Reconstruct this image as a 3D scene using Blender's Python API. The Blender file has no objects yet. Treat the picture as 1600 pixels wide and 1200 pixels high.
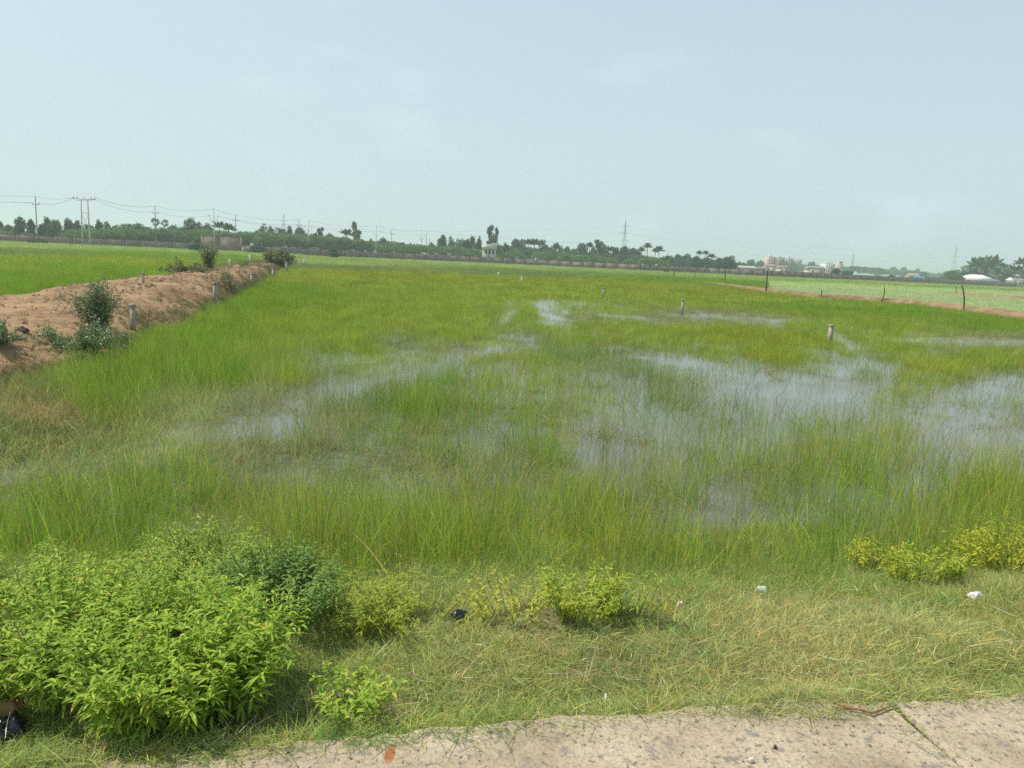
import bpy, math, random
import numpy as np
from mathutils import Vector, Matrix

# ------------------------------------------------------------------ camera
H = 2.1                                   # eye height above the water (m)
F = 1155.0                                # focal length in pixels of a 1600 px wide picture
ROLL = math.atan(0.0475)
PITCH = math.atan((600 - 405) * math.cos(ROLL) / F)
sc = bpy.context.scene
COL = sc.collection
FW = np.array([0, math.cos(PITCH), -math.sin(PITCH)])
R0 = np.array([1.0, 0, 0]); U0 = np.array([0, math.sin(PITCH), math.cos(PITCH)])
RT = R0 * math.cos(ROLL) + U0 * math.sin(ROLL)
UP = -R0 * math.sin(ROLL) + U0 * math.cos(ROLL)
cam = bpy.data.cameras.new('camera'); camo = bpy.data.objects.new('camera', cam); COL.objects.link(camo)
camo.matrix_world = Matrix(((RT[0], UP[0], -FW[0], 0), (RT[1], UP[1], -FW[1], 0), (RT[2], UP[2], -FW[2], H), (0, 0, 0, 1)))
cam.sensor_width = 36; cam.lens = F / 1600 * 36
cam.clip_start = 0.05; cam.clip_end = 20000
sc.camera = camo

# ------------------------------------------------------------------ light
SUN_EL = math.radians(58); SUN_AZ = math.radians(-72)      # azimuth from +Y towards +X: the sun stands to the left
sdir = Vector((math.sin(SUN_AZ) * math.cos(SUN_EL), math.cos(SUN_AZ) * math.cos(SUN_EL), math.sin(SUN_EL)))
w = bpy.data.worlds.new("World"); sc.world = w; w.use_nodes = True
nt = w.node_tree; bg = nt.nodes['Background']
sky = nt.nodes.new('ShaderNodeTexSky'); sky.sky_type = 'NISHITA'; sky.sun_disc = False
sky.sun_elevation = SUN_EL; sky.sun_rotation = SUN_AZ
sky.air_density = 1.0; sky.dust_density = 4.0; sky.ozone_density = 1.5
hs = nt.nodes.new('ShaderNodeHueSaturation'); hs.inputs['Saturation'].default_value = 1.1; hs.inputs['Value'].default_value = 1.1
mx = nt.nodes.new('ShaderNodeMix'); mx.data_type = 'RGBA'
tc = nt.nodes.new('ShaderNodeTexCoord'); sep = nt.nodes.new('ShaderNodeSeparateXYZ')
mr = nt.nodes.new('ShaderNodeMapRange'); mr.inputs['From Min'].default_value = 0.0; mr.inputs['From Max'].default_value = 0.75
mr.inputs['To Min'].default_value = 0.95; mr.inputs['To Max'].default_value = 0.42
nz = nt.nodes.new('ShaderNodeTexNoise'); nz.inputs['Scale'].default_value = 5.5; nz.inputs['Detail'].default_value = 5
mpn = nt.nodes.new('ShaderNodeMapping'); mpn.inputs['Scale'].default_value = (1, 1, 2.6)
nr = nt.nodes.new('ShaderNodeMapRange'); nr.inputs['From Min'].default_value = .56; nr.inputs['From Max'].default_value = .75
nr.inputs['To Min'].default_value = 0.0; nr.inputs['To Max'].default_value = 0.18
ad = nt.nodes.new('ShaderNodeMath'); ad.operation = 'ADD'; ad.use_clamp = True
L = nt.links.new
L(tc.outputs['Generated'], sep.inputs[0]); L(sep.outputs['Z'], mr.inputs['Value'])
L(tc.outputs['Generated'], mpn.inputs['Vector']); L(mpn.outputs[0], nz.inputs['Vector']); L(nz.outputs['Fac'], nr.inputs['Value'])
L(mr.outputs[0], ad.inputs[0]); L(nr.outputs[0], ad.inputs[1]); L(ad.outputs[0], mx.inputs['Factor'])
L(sky.outputs[0], hs.inputs['Color']); L(hs.outputs[0], mx.inputs['A'])
HAZE_SKY = (5.3, 6.5, 7.1, 1)
mx.inputs['B'].default_value = HAZE_SKY
L(mx.outputs['Result'], bg.inputs['Color']); bg.inputs['Strength'].default_value = 0.1
sun = bpy.data.lights.new('sun', 'SUN'); sun.energy = 3.9; sun.angle = math.radians(0.6); sun.color = (1.0, 0.94, 0.84)
suno = bpy.data.objects.new('sun', sun); COL.objects.link(suno)
suno.rotation_euler = (-sdir).to_track_quat('-Z', 'Y').to_euler(); suno.location = (0, 0, 40)
sc.view_settings.view_transform = 'Standard'; sc.view_settings.look = 'None'
sc.view_settings.gamma = 1; sc.view_settings.exposure = 0.3
sc.cycles.max_bounces = 6; sc.cycles.transparent_max_bounces = 8; sc.cycles.volume_bounces = 1
sc.cycles.use_denoising = False
try:
    sc.cycles.denoiser = 'OPENIMAGEDENOISE'; sc.cycles.denoising_input_passes = 'RGB_ALBEDO_NORMAL'
except Exception: pass

# ------------------------------------------------------------------ geometry helpers
rng = np.random.default_rng(7); random.seed(7)

def ray(px, py):
    d = FW[None] + np.outer(np.atleast_1d((np.asarray(px, float) - 800) / F), RT) - np.outer(np.atleast_1d((np.asarray(py, float) - 600) / F), UP)
    return d
def at(px, py, D):                        # the point at depth y = D in the direction of a pixel
    d = ray(px, py)[0]; t = D / d[1]
    return np.array([d[0] * t, D, H + d[2] * t])
def onz(px, py, z=0.0):
    d = ray(px, py)[0]; t = (z - H) / d[2]
    return np.array([d[0] * t, d[1] * t, z])
def pix(x, y, z):
    P = np.stack([x, y, z - H + 0 * x], -1)
    c = P @ FW; return 800 + F * (P @ RT) / c, 600 - F * (P @ UP) / c
def horizon(px): return 405 + 0.0475 * (px - 800)

_T = np.random.default_rng(99).random((256, 256))
def vnoise(x, y, seed=0):
    x = np.asarray(x, float) + seed * 17.31; y = np.asarray(y, float) + seed * 9.77
    xi = np.floor(x).astype(int); yi = np.floor(y).astype(int); fx = x - xi; fy = y - yi
    fx = fx * fx * (3 - 2 * fx); fy = fy * fy * (3 - 2 * fy)
    g = lambda a, b: _T[a & 255, b & 255]
    return (g(xi, yi) * (1 - fx) + g(xi + 1, yi) * fx) * (1 - fy) + (g(xi, yi + 1) * (1 - fx) + g(xi + 1, yi + 1) * fx) * fy
def fbm(x, y, o=4, seed=0):
    s = 0; a = 1; t = 0
    for k in range(o):
        s = s + a * vnoise(x * 2 ** k, y * 2 ** k, seed + k); t += a; a *= .5
    return s / t
def sstep(a, b, x):
    t = np.clip((x - a) / (b - a), 0, 1); return t * t * (3 - 2 * t)

# ---- terrain
EDGE = np.array([onz(px, py, .55)[:2] for px, py in ((-600, 1270), (200, 1186), (330, 1169), (600, 1146), (900, 1116), (1100, 1103), (1300, 1094), (1600, 1086), (2300, 1072))])
def road_edge(x): return np.interp(x, EDGE[:, 0], EDGE[:, 1])
class Bank:
    def __init__(s, pts, hh, wr, wl, top):
        s.p = np.array(pts, float); s.hh = np.array(hh, float); s.wr = np.array(wr, float); s.wl = np.array(wl, float); s.top = top
        seg = np.linalg.norm(np.diff(s.p, axis=0), axis=1); s.t = np.concatenate([[0], np.cumsum(seg)])
    def st(s, x, y):
        x = np.asarray(x, float); best = np.full(x.shape, 1e9); bt = np.zeros(x.shape); bs = np.zeros(x.shape)
        for i in range(len(s.p) - 1):
            a, b = s.p[i], s.p[i + 1]; d = b - a; l = np.linalg.norm(d); d = d / l
            u = (x - a[0]) * d[0] + (y - a[1]) * d[1]
            uc = np.clip(u, 0, l); qx = x - a[0] - uc * d[0]; qy = y - a[1] - uc * d[1]
            dist = np.hypot(qx, qy); side = np.sign(d[1] * (x - a[0]) - d[0] * (y - a[1]))
            m = dist < best; best = np.where(m, dist, best); bt = np.where(m, s.t[i] + uc, bt); bs = np.where(m, side, bs)
        return bt, best * bs
    def prof(s, t, v, x, y):
        hh = np.interp(t, s.t, s.hh); wd = np.where(v > 0, np.interp(t, s.t, s.wr), np.interp(t, s.t, s.wl))
        wd = wd * (0.85 + .3 * vnoise(x * .45, y * .45, 3))
        q = sstep(0, 1, (wd - np.abs(v)) / (wd - s.top))
        q = np.where(np.abs(v) < s.top, 1, q)
        hh = hh * (0.9 + 0.2 * fbm(x * .4, y * .4, 2, 11))
        return -0.15 + (hh + .15) * q + (fbm(x * 2.6, y * 2.6, 4, 5) - .5) * .15 * q * min(1, max(s.hh) / .7)
    def h(s, x, y):
        t, v = s.st(x, y); return s.prof(t, v, x, y)
BANK = Bank([(-10.5, 4), (-10.3, 9), (-10.2, 13.5), (-12.2, 24), (-15.5, 38), (-22, 62), (-34, 108)],
            [.42, .52, .62, .76, .74, .62, .4], [4.3, 4.2, 3.6, 2.9, 2.5, 2.2, 2.0], [3.2] * 7, .9)
def _b2():
    P = [onz(px, py, 0.0)[:2] for px, py in ((1760, 524), (1600, 500), (1505, 487), (1400, 475), (1280, 467), (1200, 458), (1120, 446), (1045, 438))]
    return P
BANK2 = Bank(_b2(), [.40, .40, .44, .42, .44, .42, .36, .1], [.95] * 7 + [.6], [.95] * 7 + [.6], .25)
BANK3 = Bank([onz(px, py, 0)[:2] for px, py in ((1760, 481), (1600, 468), (1500, 460), (1450, 457))], [.3, .35, .35, .1], [1.3] * 4, [1.3] * 4, .4)

def ground_h(x, y):
    x = np.asarray(x, float); y = np.asarray(y, float)
    s = y - road_edge(x)
    wob = (fbm(x * .7, y * .7, 3, 21) - .5) * 1.0
    z = .47 - .50 * sstep(.3, 3.2, s + wob) - .07 * sstep(2.9, 3.8, s + wob)
    z = np.where(s < .02, .38, z)
    z = z + .20 * np.exp(-((x + 6.2) / 2.2) ** 2 - ((y - 7.6) / 2.6) ** 2) * sstep(1, 2.5, s)
    t, v = BANK.st(x, y)
    z = np.where((y > 3), z + .30 * sstep(-1.5, -4, v) * sstep(3, 6, y), z)       # the field behind the bank lies a little higher
    z = z + .22 * sstep(95, 130, y)
    z = z + (fbm(x * 1.3, y * 1.3, 4, 31) - .5) * .07 * np.where(s > .02, 1, 0)
    return z
def surf(x, y):
    g = ground_h(x, y)
    return np.maximum(np.maximum(g, BANK.h(x, y)), np.maximum(BANK2.h(x, y), BANK3.h(x, y)))
def hit(px, py, dmin=1.5, dmax=420):
    d = ray(px, py)[0]
    D = np.exp(np.linspace(math.log(dmin), math.log(dmax), 6000)); t = D / d[1]
    X = d[0] * t; Z = H + d[2] * t; S = np.maximum(surf(X, D), 0)
    k = np.argmax(Z <= S)
    if Z[k] > S[k]: k = -1
    return np.array([X[k], D[k], S[k]])

# ------------------------------------------------------------------ mesh / object helpers
def new_mesh(name, V, faces, attrs=None, smooth=False):
    """faces: (M,3|4) array or list of arrays."""
    if not isinstance(faces, (list, tuple)): faces = [faces]
    faces = [np.asarray(f, np.int32) for f in faces if len(f)]
    me = bpy.data.meshes.new(name); V = np.asarray(V, np.float32)
    me.vertices.add(len(V)); me.vertices.foreach_set('co', V.ravel())
    lt = np.concatenate([np.full(len(f), f.shape[1], np.int32) for f in faces]) if faces else np.zeros(0, np.int32)
    vi = np.concatenate([f.ravel() for f in faces]) if faces else np.zeros(0, np.int32)
    if len(lt):
        me.loops.add(len(vi)); me.loops.foreach_set('vertex_index', vi)
        me.polygons.add(len(lt)); ls = np.concatenate([[0], np.cumsum(lt)[:-1]]).astype(np.int32)
        me.polygons.foreach_set('loop_start', ls); me.polygons.foreach_set('loop_total', lt)
        if smooth: me.polygons.foreach_set('use_smooth', np.ones(len(lt), bool))
    for k, a in (attrs or {}).items():
        a = np.asarray(a)
        if a.ndim == 1:
            ty = 'INT' if a.dtype.kind == 'i' else 'FLOAT'
            at_ = me.attributes.new(k, ty, 'POINT'); at_.data.foreach_set('value', a.astype(np.int32 if ty == 'INT' else np.float32))
        elif a.shape[1] == 3:
            at_ = me.attributes.new(k, 'FLOAT_VECTOR', 'POINT'); at_.data.foreach_set('vector', a.astype(np.float32).ravel())
        else:
            at_ = me.attributes.new(k, 'FLOAT_COLOR', 'POINT'); at_.data.foreach_set('color', a.astype(np.float32).ravel())
    me.update(calc_edges=True)
    return me
def link(name, me, mat=None, parent=None, loc=None):
    o = bpy.data.objects.new(name, me); COL.objects.link(o)
    if mat is not None: me.materials.append(mat)
    if parent is not None: o.parent = parent
    if loc is not None: o.location = tuple(loc)
    return o
def tag(o, label=None, cat=None, group=None, kind=None):
    if label: o['label'] = label
    if cat: o['category'] = cat
    if group: o['group'] = group
    if kind: o['kind'] = kind
    return o
def thing(name, label, cat, loc=(0, 0, 0), rz=0, group=None):
    o = bpy.data.objects.new(name, None); COL.objects.link(o); o.empty_display_size = .2
    o.location = tuple(float(c) for c in loc); o.rotation_euler = (0, 0, rz)
    return tag(o, label, cat, group)

class MB:                                  # collects solid shapes for one mesh
    def __init__(s): s.V = []; s.F3 = []; s.F4 = []; s.n = 0
    def add(s, V, F):
        V = np.asarray(V, float); s.V.append(V)
        for f in F: (s.F4 if len(f) == 4 else s.F3).append([i + s.n for i in f])
        s.n += len(V)
    def box(s, a, b, rz=0, c=None):
        x0, y0, z0 = a; x1, y1, z1 = b
        V = np.array([(x0, y0, z0), (x1, y0, z0), (x1, y1, z0), (x0, y1, z0), (x0, y0, z1), (x1, y0, z1), (x1, y1, z1), (x0, y1, z1)], float)
        s.add(V, [(0, 3, 2, 1), (4, 5, 6, 7), (0, 1, 5, 4), (1, 2, 6, 5), (2, 3, 7, 6), (3, 0, 4, 7)])
    def frus(s, c, w0, d0, w1, d1, z0, z1):
        V = [(c[0] + i * w / 2, c[1] + j * d / 2, z) for w, d, z in ((w0, d0, z0), (w1, d1, z1)) for i, j in ((-1, -1), (1, -1), (1, 1), (-1, 1))]
        s.add(V, [(0, 3, 2, 1), (4, 5, 6, 7), (0, 1, 5, 4), (1, 2, 6, 5), (2, 3, 7, 6), (3, 0, 4, 7)])
    def tube(s, pts, rad, n=6):
        pts = np.asarray(pts, float); rad = np.broadcast_to(rad, (len(pts),)); rings = []
        for i, p in enumerate(pts):
            d = pts[min(i + 1, len(pts) - 1)] - pts[max(i - 1, 0)]; d = d / (np.linalg.norm(d) + 1e-9)
            a = np.cross(d, (0, 0, 1) if abs(d[2]) < .9 else (1, 0, 0)); a /= np.linalg.norm(a); b = np.cross(d, a)
            th = np.arange(n) * 2 * math.pi / n
            rings.append(p + rad[i] * (np.outer(np.cos(th), a) + np.outer(np.sin(th), b)))
        F = []
        for i in range(len(pts) - 1):
            for k in range(n): F.append((i * n + k, i * n + (k + 1) % n, (i + 1) * n + (k + 1) % n, (i + 1) * n + k))
        V = np.concatenate(rings + [pts[:1], pts[-1:]]); m = len(pts) * n
        for k in range(n): F.append((m, (k + 1) % n, k)); F.append((m + 1, (len(pts) - 1) * n + k, (len(pts) - 1) * n + (k + 1) % n))
        s.add(V, F)
    def build(s, name, mat, parent=None, loc=None, smooth=False):
        V = np.concatenate(s.V); fs = []
        if s.F4: fs.append(np.array(s.F4))
        if s.F3: fs.append(np.array(s.F3))
        return link(name, new_mesh(name, V, fs, smooth=smooth), mat, parent, loc)

def unit(v): return v / (np.linalg.norm(v, axis=-1, keepdims=True) + 1e-9)
def ribbons(P, D, Ln, W, bend, seg=3, prof=None, side=None, r=rng):
    """N curved strips. P,D,bend (N,3); Ln,W (N)."""
    N = len(P); D = unit(D)
    if side is None: side = unit(np.cross(D, unit(r.normal(size=(N, 3)))))
    if prof is None: prof = np.linspace(1, 0.05, seg + 1) ** .6
    V = np.zeros((N, seg + 1, 2, 3))
    for k in range(seg + 1):
        u = k / seg
        c = P + D * (Ln * u)[:, None] + bend * (Ln * u * u)[:, None]
        hw = (W * prof[k] / 2)[:, None] * side
        V[:, k, 0] = c - hw; V[:, k, 1] = c + hw
    base = (np.arange(N) * (seg + 1) * 2)[:, None]
    q = np.concatenate([np.array([[2 * k, 2 * k + 1, 2 * k + 3, 2 * k + 2]]) for k in range(seg)])
    Fc = (base[:, None, :] + q[None]).reshape(-1, 4)
    vv = np.repeat(r.random(N), (seg + 1) * 2)
    uu = np.tile(np.repeat(np.linspace(0, 1, seg + 1), 2), N)
    return V.reshape(-1, 3), Fc, vv, uu
def cat_geo(parts):
    V = []; Fs = []; A = []; U = []; n = 0
    for v, f, a, u in parts:
        V.append(v); Fs.append(f + n); A.append(a); U.append(u); n += len(v)
    return np.concatenate(V), np.concatenate(Fs), np.concatenate(A), np.concatenate(U)

# ------------------------------------------------------------------ materials
def pmat(name, col=(.5, .5, .5), rough=.8, spec=.3):
    m = bpy.data.materials.new(name); m.use_nodes = True
    b = m.node_tree.nodes['Principled BSDF']; b.inputs['Base Color'].default_value = (*col, 1)
    b.inputs['Roughness'].default_value = rough; b.inputs['Specular IOR Level'].default_value = spec
    return m
def noisy(name, cols, scale=4, detail=6, rough=.85, bump=0, bscale=None, coord='Object', spec=.25, pos=None, rghn=.6):
    m = pmat(name, cols[0], rough, spec); n = m.node_tree.nodes; l = m.node_tree.links.new; b = n['Principled BSDF']
    tc = n.new('ShaderNodeTexCoord'); t = n.new('ShaderNodeTexNoise'); t.inputs['Scale'].default_value = scale
    t.inputs['Detail'].default_value = detail; t.inputs['Roughness'].default_value = rghn
    r = n.new('ShaderNodeValToRGB'); e = r.color_ramp.elements
    k = len(cols); pos = pos or [.3 + .4 * i / (k - 1) for i in range(k)]
    e[0].position = pos[0]; e[0].color = (*cols[0], 1); e[1].position = pos[-1]; e[1].color = (*cols[-1], 1)
    for i in range(1, k - 1): q = e.new(pos[i]); q.color = (*cols[i], 1)
    l(tc.outputs[coord], t.inputs['Vector']); l(t.outputs['Fac'], r.inputs['Fac']); l(r.outputs[0], b.inputs['Base Color'])
    if bump:
        t2 = n.new('ShaderNodeTexNoise'); t2.inputs['Scale'].default_value = bscale or scale * 4; t2.inputs['Detail'].default_value = 6
        bp = n.new('ShaderNodeBump'); bp.inputs['Distance'].default_value = bump; bp.inputs['Strength'].default_value = 1
        l(tc.outputs[coord], t2.inputs['Vector']); l(t2.outputs['Fac'], bp.inputs['Height']); l(bp.outputs[0], b.inputs['Normal'])
    return m
def leafmat(name, c0, c1, c2=None, trans=.3, inst=False, rough=.5, spec=.3):
    """leaf: per-leaf attribute v mixes c0..c1 (a few c2); inst multiplies by the tuft's own colour"""
    m = pmat(name, c0, rough, spec); n = m.node_tree.nodes; l = m.node_tree.links.new; b = n['Principled BSDF']
    a = n.new('ShaderNodeAttribute'); a.attribute_name = 'v'
    r = n.new('ShaderNodeValToRGB'); e = r.color_ramp.elements
    e[0].position = 0; e[0].color = (*c0, 1); e[1].position = .85 if c2 else 1; e[1].color = (*c1, 1)
    if c2: q = e.new(.93); q.color = (*c2, 1)
    l(a.outputs['Fac'], r.inputs['Fac']); col = r.outputs[0]
    if inst:
        ia = n.new('ShaderNodeAttribute'); ia.attribute_type = 'INSTANCER'; ia.attribute_name = 'tint'
        mm = n.new('ShaderNodeMix'); mm.data_type = 'RGBA'; mm.blend_type = 'MULTIPLY'; mm.inputs['Factor'].default_value = 1
        l(col, mm.inputs['A']); l(ia.outputs['Color'], mm.inputs['B']); col = mm.outputs['Result']
    l(col, b.inputs['Base Color'])
    if trans:
        t = n.new('ShaderNodeBsdfTranslucent'); l(col, t.inputs['Color'])
        ms = n.new('ShaderNodeMixShader'); ms.inputs[0].default_value = trans
        l(b.outputs[0], ms.inputs[1]); l(t.outputs[0], ms.inputs[2]); l(ms.outputs[0], n['Material Output'].inputs['Surface'])
    return m

M = {}
M['soil'] = noisy('soil', [(.15, .088, .043), (.255, .16, .08), (.325, .215, .118)], .9, 10, bump=.06, bscale=7)
M['soil2'] = noisy('red_soil', [(.13, .08, .045), (.225, .145, .08), (.29, .195, .115)], .8, 9, bump=.05, bscale=4)
M['bark'] = noisy('bark', [(.12, .09, .07), (.25, .2, .16)], 6, bump=.02)
M['conc'] = noisy('weathered_concrete', [(.30, .29, .26), (.50, .48, .43)], 3, 8, bump=.004)
M['postc'] = noisy('post_concrete', [(.26, .235, .18), (.43, .395, .31)], 9, 8, bump=.004)
M['postw'] = noisy('whitewashed_post', [(.45, .45, .42), (.62, .62, .58)], 5, 6)
M['wood'] = noisy('weathered_wood', [(.06, .045, .03), (.15, .11, .08)], 8)
M['steel'] = pmat('galvanised_steel', (.36, .37, .38), .5, .5)
M['wire'] = pmat('wire', (.12, .12, .13), .6)

# ------------------------------------------------------------------ ground
def axis(lo, hi, d0, k, far):
    """coordinates starting near 0 with spacing d0 growing with distance"""
    out = [0.0]; x = 0.0
    while x < far: x += max(d0, k * x); out.append(x)
    return np.array(out)
xr = axis(0, 0, .10, .028, 4500); xs = np.concatenate([-xr[:0:-1], xr])
yf = axis(0, 0, .07, .016, 4500); ys = np.concatenate([-axis(0, 0, .4, .25, 60)[:0:-1], yf])
X, Y = np.meshgrid(xs, ys); Z = ground_h(X, Y)
Z = np.where(Y < -.5, .38, Z)
nx, ny = len(xs), len(ys); idx = np.arange(nx * ny).reshape(ny, nx)
Fg = np.stack([idx[:-1, :-1], idx[:-1, 1:], idx[1:, 1:], idx[1:, :-1]], -1).reshape(-1, 4)
# ground material: tan verge soil near, mud under the water, green-brown field farther out
m = pmat('field_ground', (.2, .15, .1), .95, .1); n = m.node_tree.nodes; l = m.node_tree.links.new; b = n['Principled BSDF']
geo = n.new('ShaderNodeNewGeometry'); sp = n.new('ShaderNodeSeparateXYZ'); l(geo.outputs['Position'], sp.inputs[0])
t1 = n.new('ShaderNodeTexNoise'); t1.inputs['Scale'].default_value = 1.6; t1.inputs['Detail'].default_value = 10; t1.inputs['Roughness'].default_value = .7
l(geo.outputs['Position'], t1.inputs['Vector'])
def ramp(fac, cols, pos):
    r = n.new('ShaderNodeValToRGB'); e = r.color_ramp.elements
    e[0].position = pos[0]; e[0].color = (*cols[0], 1); e[1].position = pos[-1]; e[1].color = (*cols[-1], 1)
    for i in range(1, len(cols) - 1): q = e.new(pos[i]); q.color = (*cols[i], 1)
    l(fac, r.inputs['Fac']); return r.outputs[0]
dry = ramp(t1.outputs['Fac'], [(.10, .085, .04), (.17, .14, .07), (.27, .21, .12)], [.35, .5, .68])
t3 = n.new('ShaderNodeTexNoise'); t3.inputs['Scale'].default_value = .06; t3.inputs['Detail'].default_value = 8; l(geo.outputs['Position'], t3.inputs['Vector'])
green = ramp(t3.outputs['Fac'], [(.11, .19, .03), (.18, .27, .055), (.24, .30, .09)], [.35, .5, .65])
mrz = n.new('ShaderNodeMapRange'); mrz.inputs['From Min'].default_value = 8; mrz.inputs['From Max'].default_value = 30; l(sp.outputs['Y'], mrz.inputs['Value'])
mix1 = n.new('ShaderNodeMix'); mix1.data_type = 'RGBA'; l(mrz.outputs[0], mix1.inputs['Factor']); l(dry, mix1.inputs['A']); l(green, mix1.inputs['B'])
l(mix1.outputs['Result'], b.inputs['Base Color'])
bp = n.new('ShaderNodeBump'); bp.inputs['Distance'].default_value = .03; t4 = n.new('ShaderNodeTexNoise'); t4.inputs['Scale'].default_value = 14; t4.inputs['Detail'].default_value = 8
l(geo.outputs['Position'], t4.inputs['Vector']); l(t4.outputs['Fac'], bp.inputs['Height']); l(bp.outputs[0], b.inputs['Normal'])
g = link('ground', new_mesh('ground', np.stack([X.ravel(), Y.ravel(), Z.ravel()], 1), Fg, smooth=True), m); tag(g, kind='structure')

# water
mw = pmat('shallow_water', (.115, .122, .095), .04, .5); n = mw.node_tree.nodes; l = mw.node_tree.links.new; b = n['Principled BSDF']
b.inputs['IOR'].default_value = 1.45
geo = n.new('ShaderNodeNewGeometry'); t1 = n.new('ShaderNodeTexNoise'); t1.inputs['Scale'].default_value = .9; t1.inputs['Detail'].default_value = 6
l(geo.outputs['Position'], t1.inputs['Vector'])
r = n.new('ShaderNodeMapRange'); r.inputs['From Min'].default_value = .4; r.inputs['From Max'].default_value = .65; r.inputs['To Min'].default_value = .05; r.inputs['To Max'].default_value = .22
l(t1.outputs['Fac'], r.inputs['Value']); l(r.outputs[0], b.inputs['Roughness'])
t2 = n.new('ShaderNodeTexNoise'); t2.inputs['Scale'].default_value = 7; t2.inputs['Detail'].default_value = 4; l(geo.outputs['Position'], t2.inputs['Vector'])
bp = n.new('ShaderNodeBump'); bp.inputs['Distance'].default_value = .006; bp.inputs['Strength'].default_value = .35; l(t2.outputs['Fac'], bp.inputs['Height']); l(bp.outputs[0], b.inputs['Normal'])
wv = np.array([(-70, 1, 0), (170, 1, 0), (170, 135, 0), (-70, 135, 0)], float)
tag(link('water', new_mesh('water', wv, np.array([[0, 1, 2, 3]])), mw), kind='structure')

# banks
def bank_mesh(name, B, mat, vmax, dv, dt):
    T = np.arange(0, B.t[-1], dt) if np.isscalar(dt) else dt
    px = np.interp(T, B.t, B.p[:, 0]); py = np.interp(T, B.t, B.p[:, 1])
    k = 9; ker = np.ones(k) / k
    px = np.convolve(np.pad(px, k // 2, mode='edge'), ker, 'valid'); py = np.convolve(np.pad(py, k // 2, mode='edge'), ker, 'valid')
    dx = np.gradient(px); dy = np.gradient(py); ll = np.hypot(dx, dy); nxv, nyv = dy / ll, -dx / ll
    v = np.arange(-vmax, vmax + dv / 2, dv)
    X = px[:, None] + nxv[:, None] * v; Y = py[:, None] + nyv[:, None] * v
    t_, v_ = B.st(X, Y); Z = B.prof(t_, v_, X, Y)
    fine = (fbm(X * 6, Y * 6, 3, 41) - .5) * .09 + (fbm(X * 13, Y * 13, 2, 42) - .5) * .07 * vnoise(X * .8, Y * .8, 4)
    Z = Z + fine * sstep(-.05, .3, Z)
    idx = np.arange(X.size).reshape(X.shape)
    Fb = np.stack([idx[:-1, :-1], idx[:-1, 1:], idx[1:, 1:], idx[1:, :-1]], -1).reshape(-1, 4)[:, ::-1]
    return tag(link(name, new_mesh(name, np.stack([X.ravel(), Y.ravel(), Z.ravel()], 1), Fb, smooth=True), mat), kind='structure')
Tb = [0.]
while Tb[-1] < BANK.t[-1] - .3: Tb.append(Tb[-1] + .07 + .0022 * Tb[-1])
bank_mesh('earth_bank', BANK, M['soil'], 4.0, .075, np.array(Tb))
bank_mesh('field_bund', BANK2, M['soil2'], 1.3, .08, .15)
bank_mesh('far_field_bund', BANK3, M['soil2'], 2, .15, .3)

# ------------------------------------------------------------------ concrete road
mr_ = pmat('road_concrete', (.5, .42, .3), .9, .2); n = mr_.node_tree.nodes; l = mr_.node_tree.links.new; b = n['Principled BSDF']
geo = n.new('ShaderNodeNewGeometry')
def tex(scale, det=8, ro=.65):
    t = n.new('ShaderNodeTexNoise'); t.inputs['Scale'].default_value = scale; t.inputs['Detail'].default_value = det; t.inputs['Roughness'].default_value = ro
    l(geo.outputs['Position'], t.inputs['Vector']); return t.outputs['Fac']
def ramp(fac, cols, pos):
    r = n.new('ShaderNodeValToRGB'); e = r.color_ramp.elements
    e[0].position = pos[0]; e[0].color = (*cols[0], 1); e[1].position = pos[-1]; e[1].color = (*cols[-1], 1)
    for i in range(1, len(cols) - 1): q = e.new(pos[i]); q.color = (*cols[i], 1)
    l(fac, r.inputs['Fac']); return r.outputs[0]
def mixc(f, a, b_, mode='MIX'):
    k = n.new('ShaderNodeMix'); k.data_type = 'RGBA'; k.blend_type = mode
    for s, v in (('Factor', f), ('A', a), ('B', b_)):
        if isinstance(v, (int, float)): k.inputs[s].default_value = v
        elif isinstance(v, tuple): k.inputs[s].default_value = (*v, 1)
        else: l(v, k.inputs[s])
    return k.outputs['Result']
base = ramp(tex(3.2), [(.26, .21, .14), (.375, .315, .22), (.455, .39, .29)], [.3, .5, .68])
spots = ramp(tex(17, 4, .6), [(0, 0, 0), (1, 1, 1)], [.58, .66])
base = mixc(spots, base, (.24, .215, .175)); sp2 = ramp(tex(42, 3, .6), [(0, 0, 0), (1, 1, 1)], [.57, .66]); base = mixc(sp2, base, (.19, .16, .125))
fine = ramp(tex(90, 3, .7), [(.75, .75, .75), (1.1, 1.1, 1.1)], [.35, .6]); base = mixc(1.0, base, fine, 'MULTIPLY')
# a rusty stain with its own shape
st = onz(610, 1178, .55)
vm = n.new('ShaderNodeVectorMath'); vm.operation = 'SUBTRACT'; l(geo.outputs['Position'], vm.inputs[0]); vm.inputs[1].default_value = tuple(st)
vs = n.new('ShaderNodeVectorMath'); vs.operation = 'MULTIPLY'; l(vm.outputs[0], vs.inputs[0]); vs.inputs[1].default_value = (26, 11, 0)
vl = n.new('ShaderNodeVectorMath'); vl.operation = 'LENGTH'; l(vs.outputs[0], vl.inputs[0])
sm = n.new('ShaderNodeMath'); sm.operation = 'ADD'; l(vl.outputs['Value'], sm.inputs[0]); l(tex(30, 4), sm.inputs[1])
base = mixc(ramp(sm.outputs[0], [(1, 1, 1), (0, 0, 0)], [.8, 1.0]), base, (.30, .12, .05))
l(base, b.inputs['Base Color'])
bp = n.new('ShaderNodeBump'); bp.inputs['Distance'].default_value = .006; l(tex(45, 6, .7), bp.inputs['Height']); l(bp.outputs[0], b.inputs['Normal'])
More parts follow.
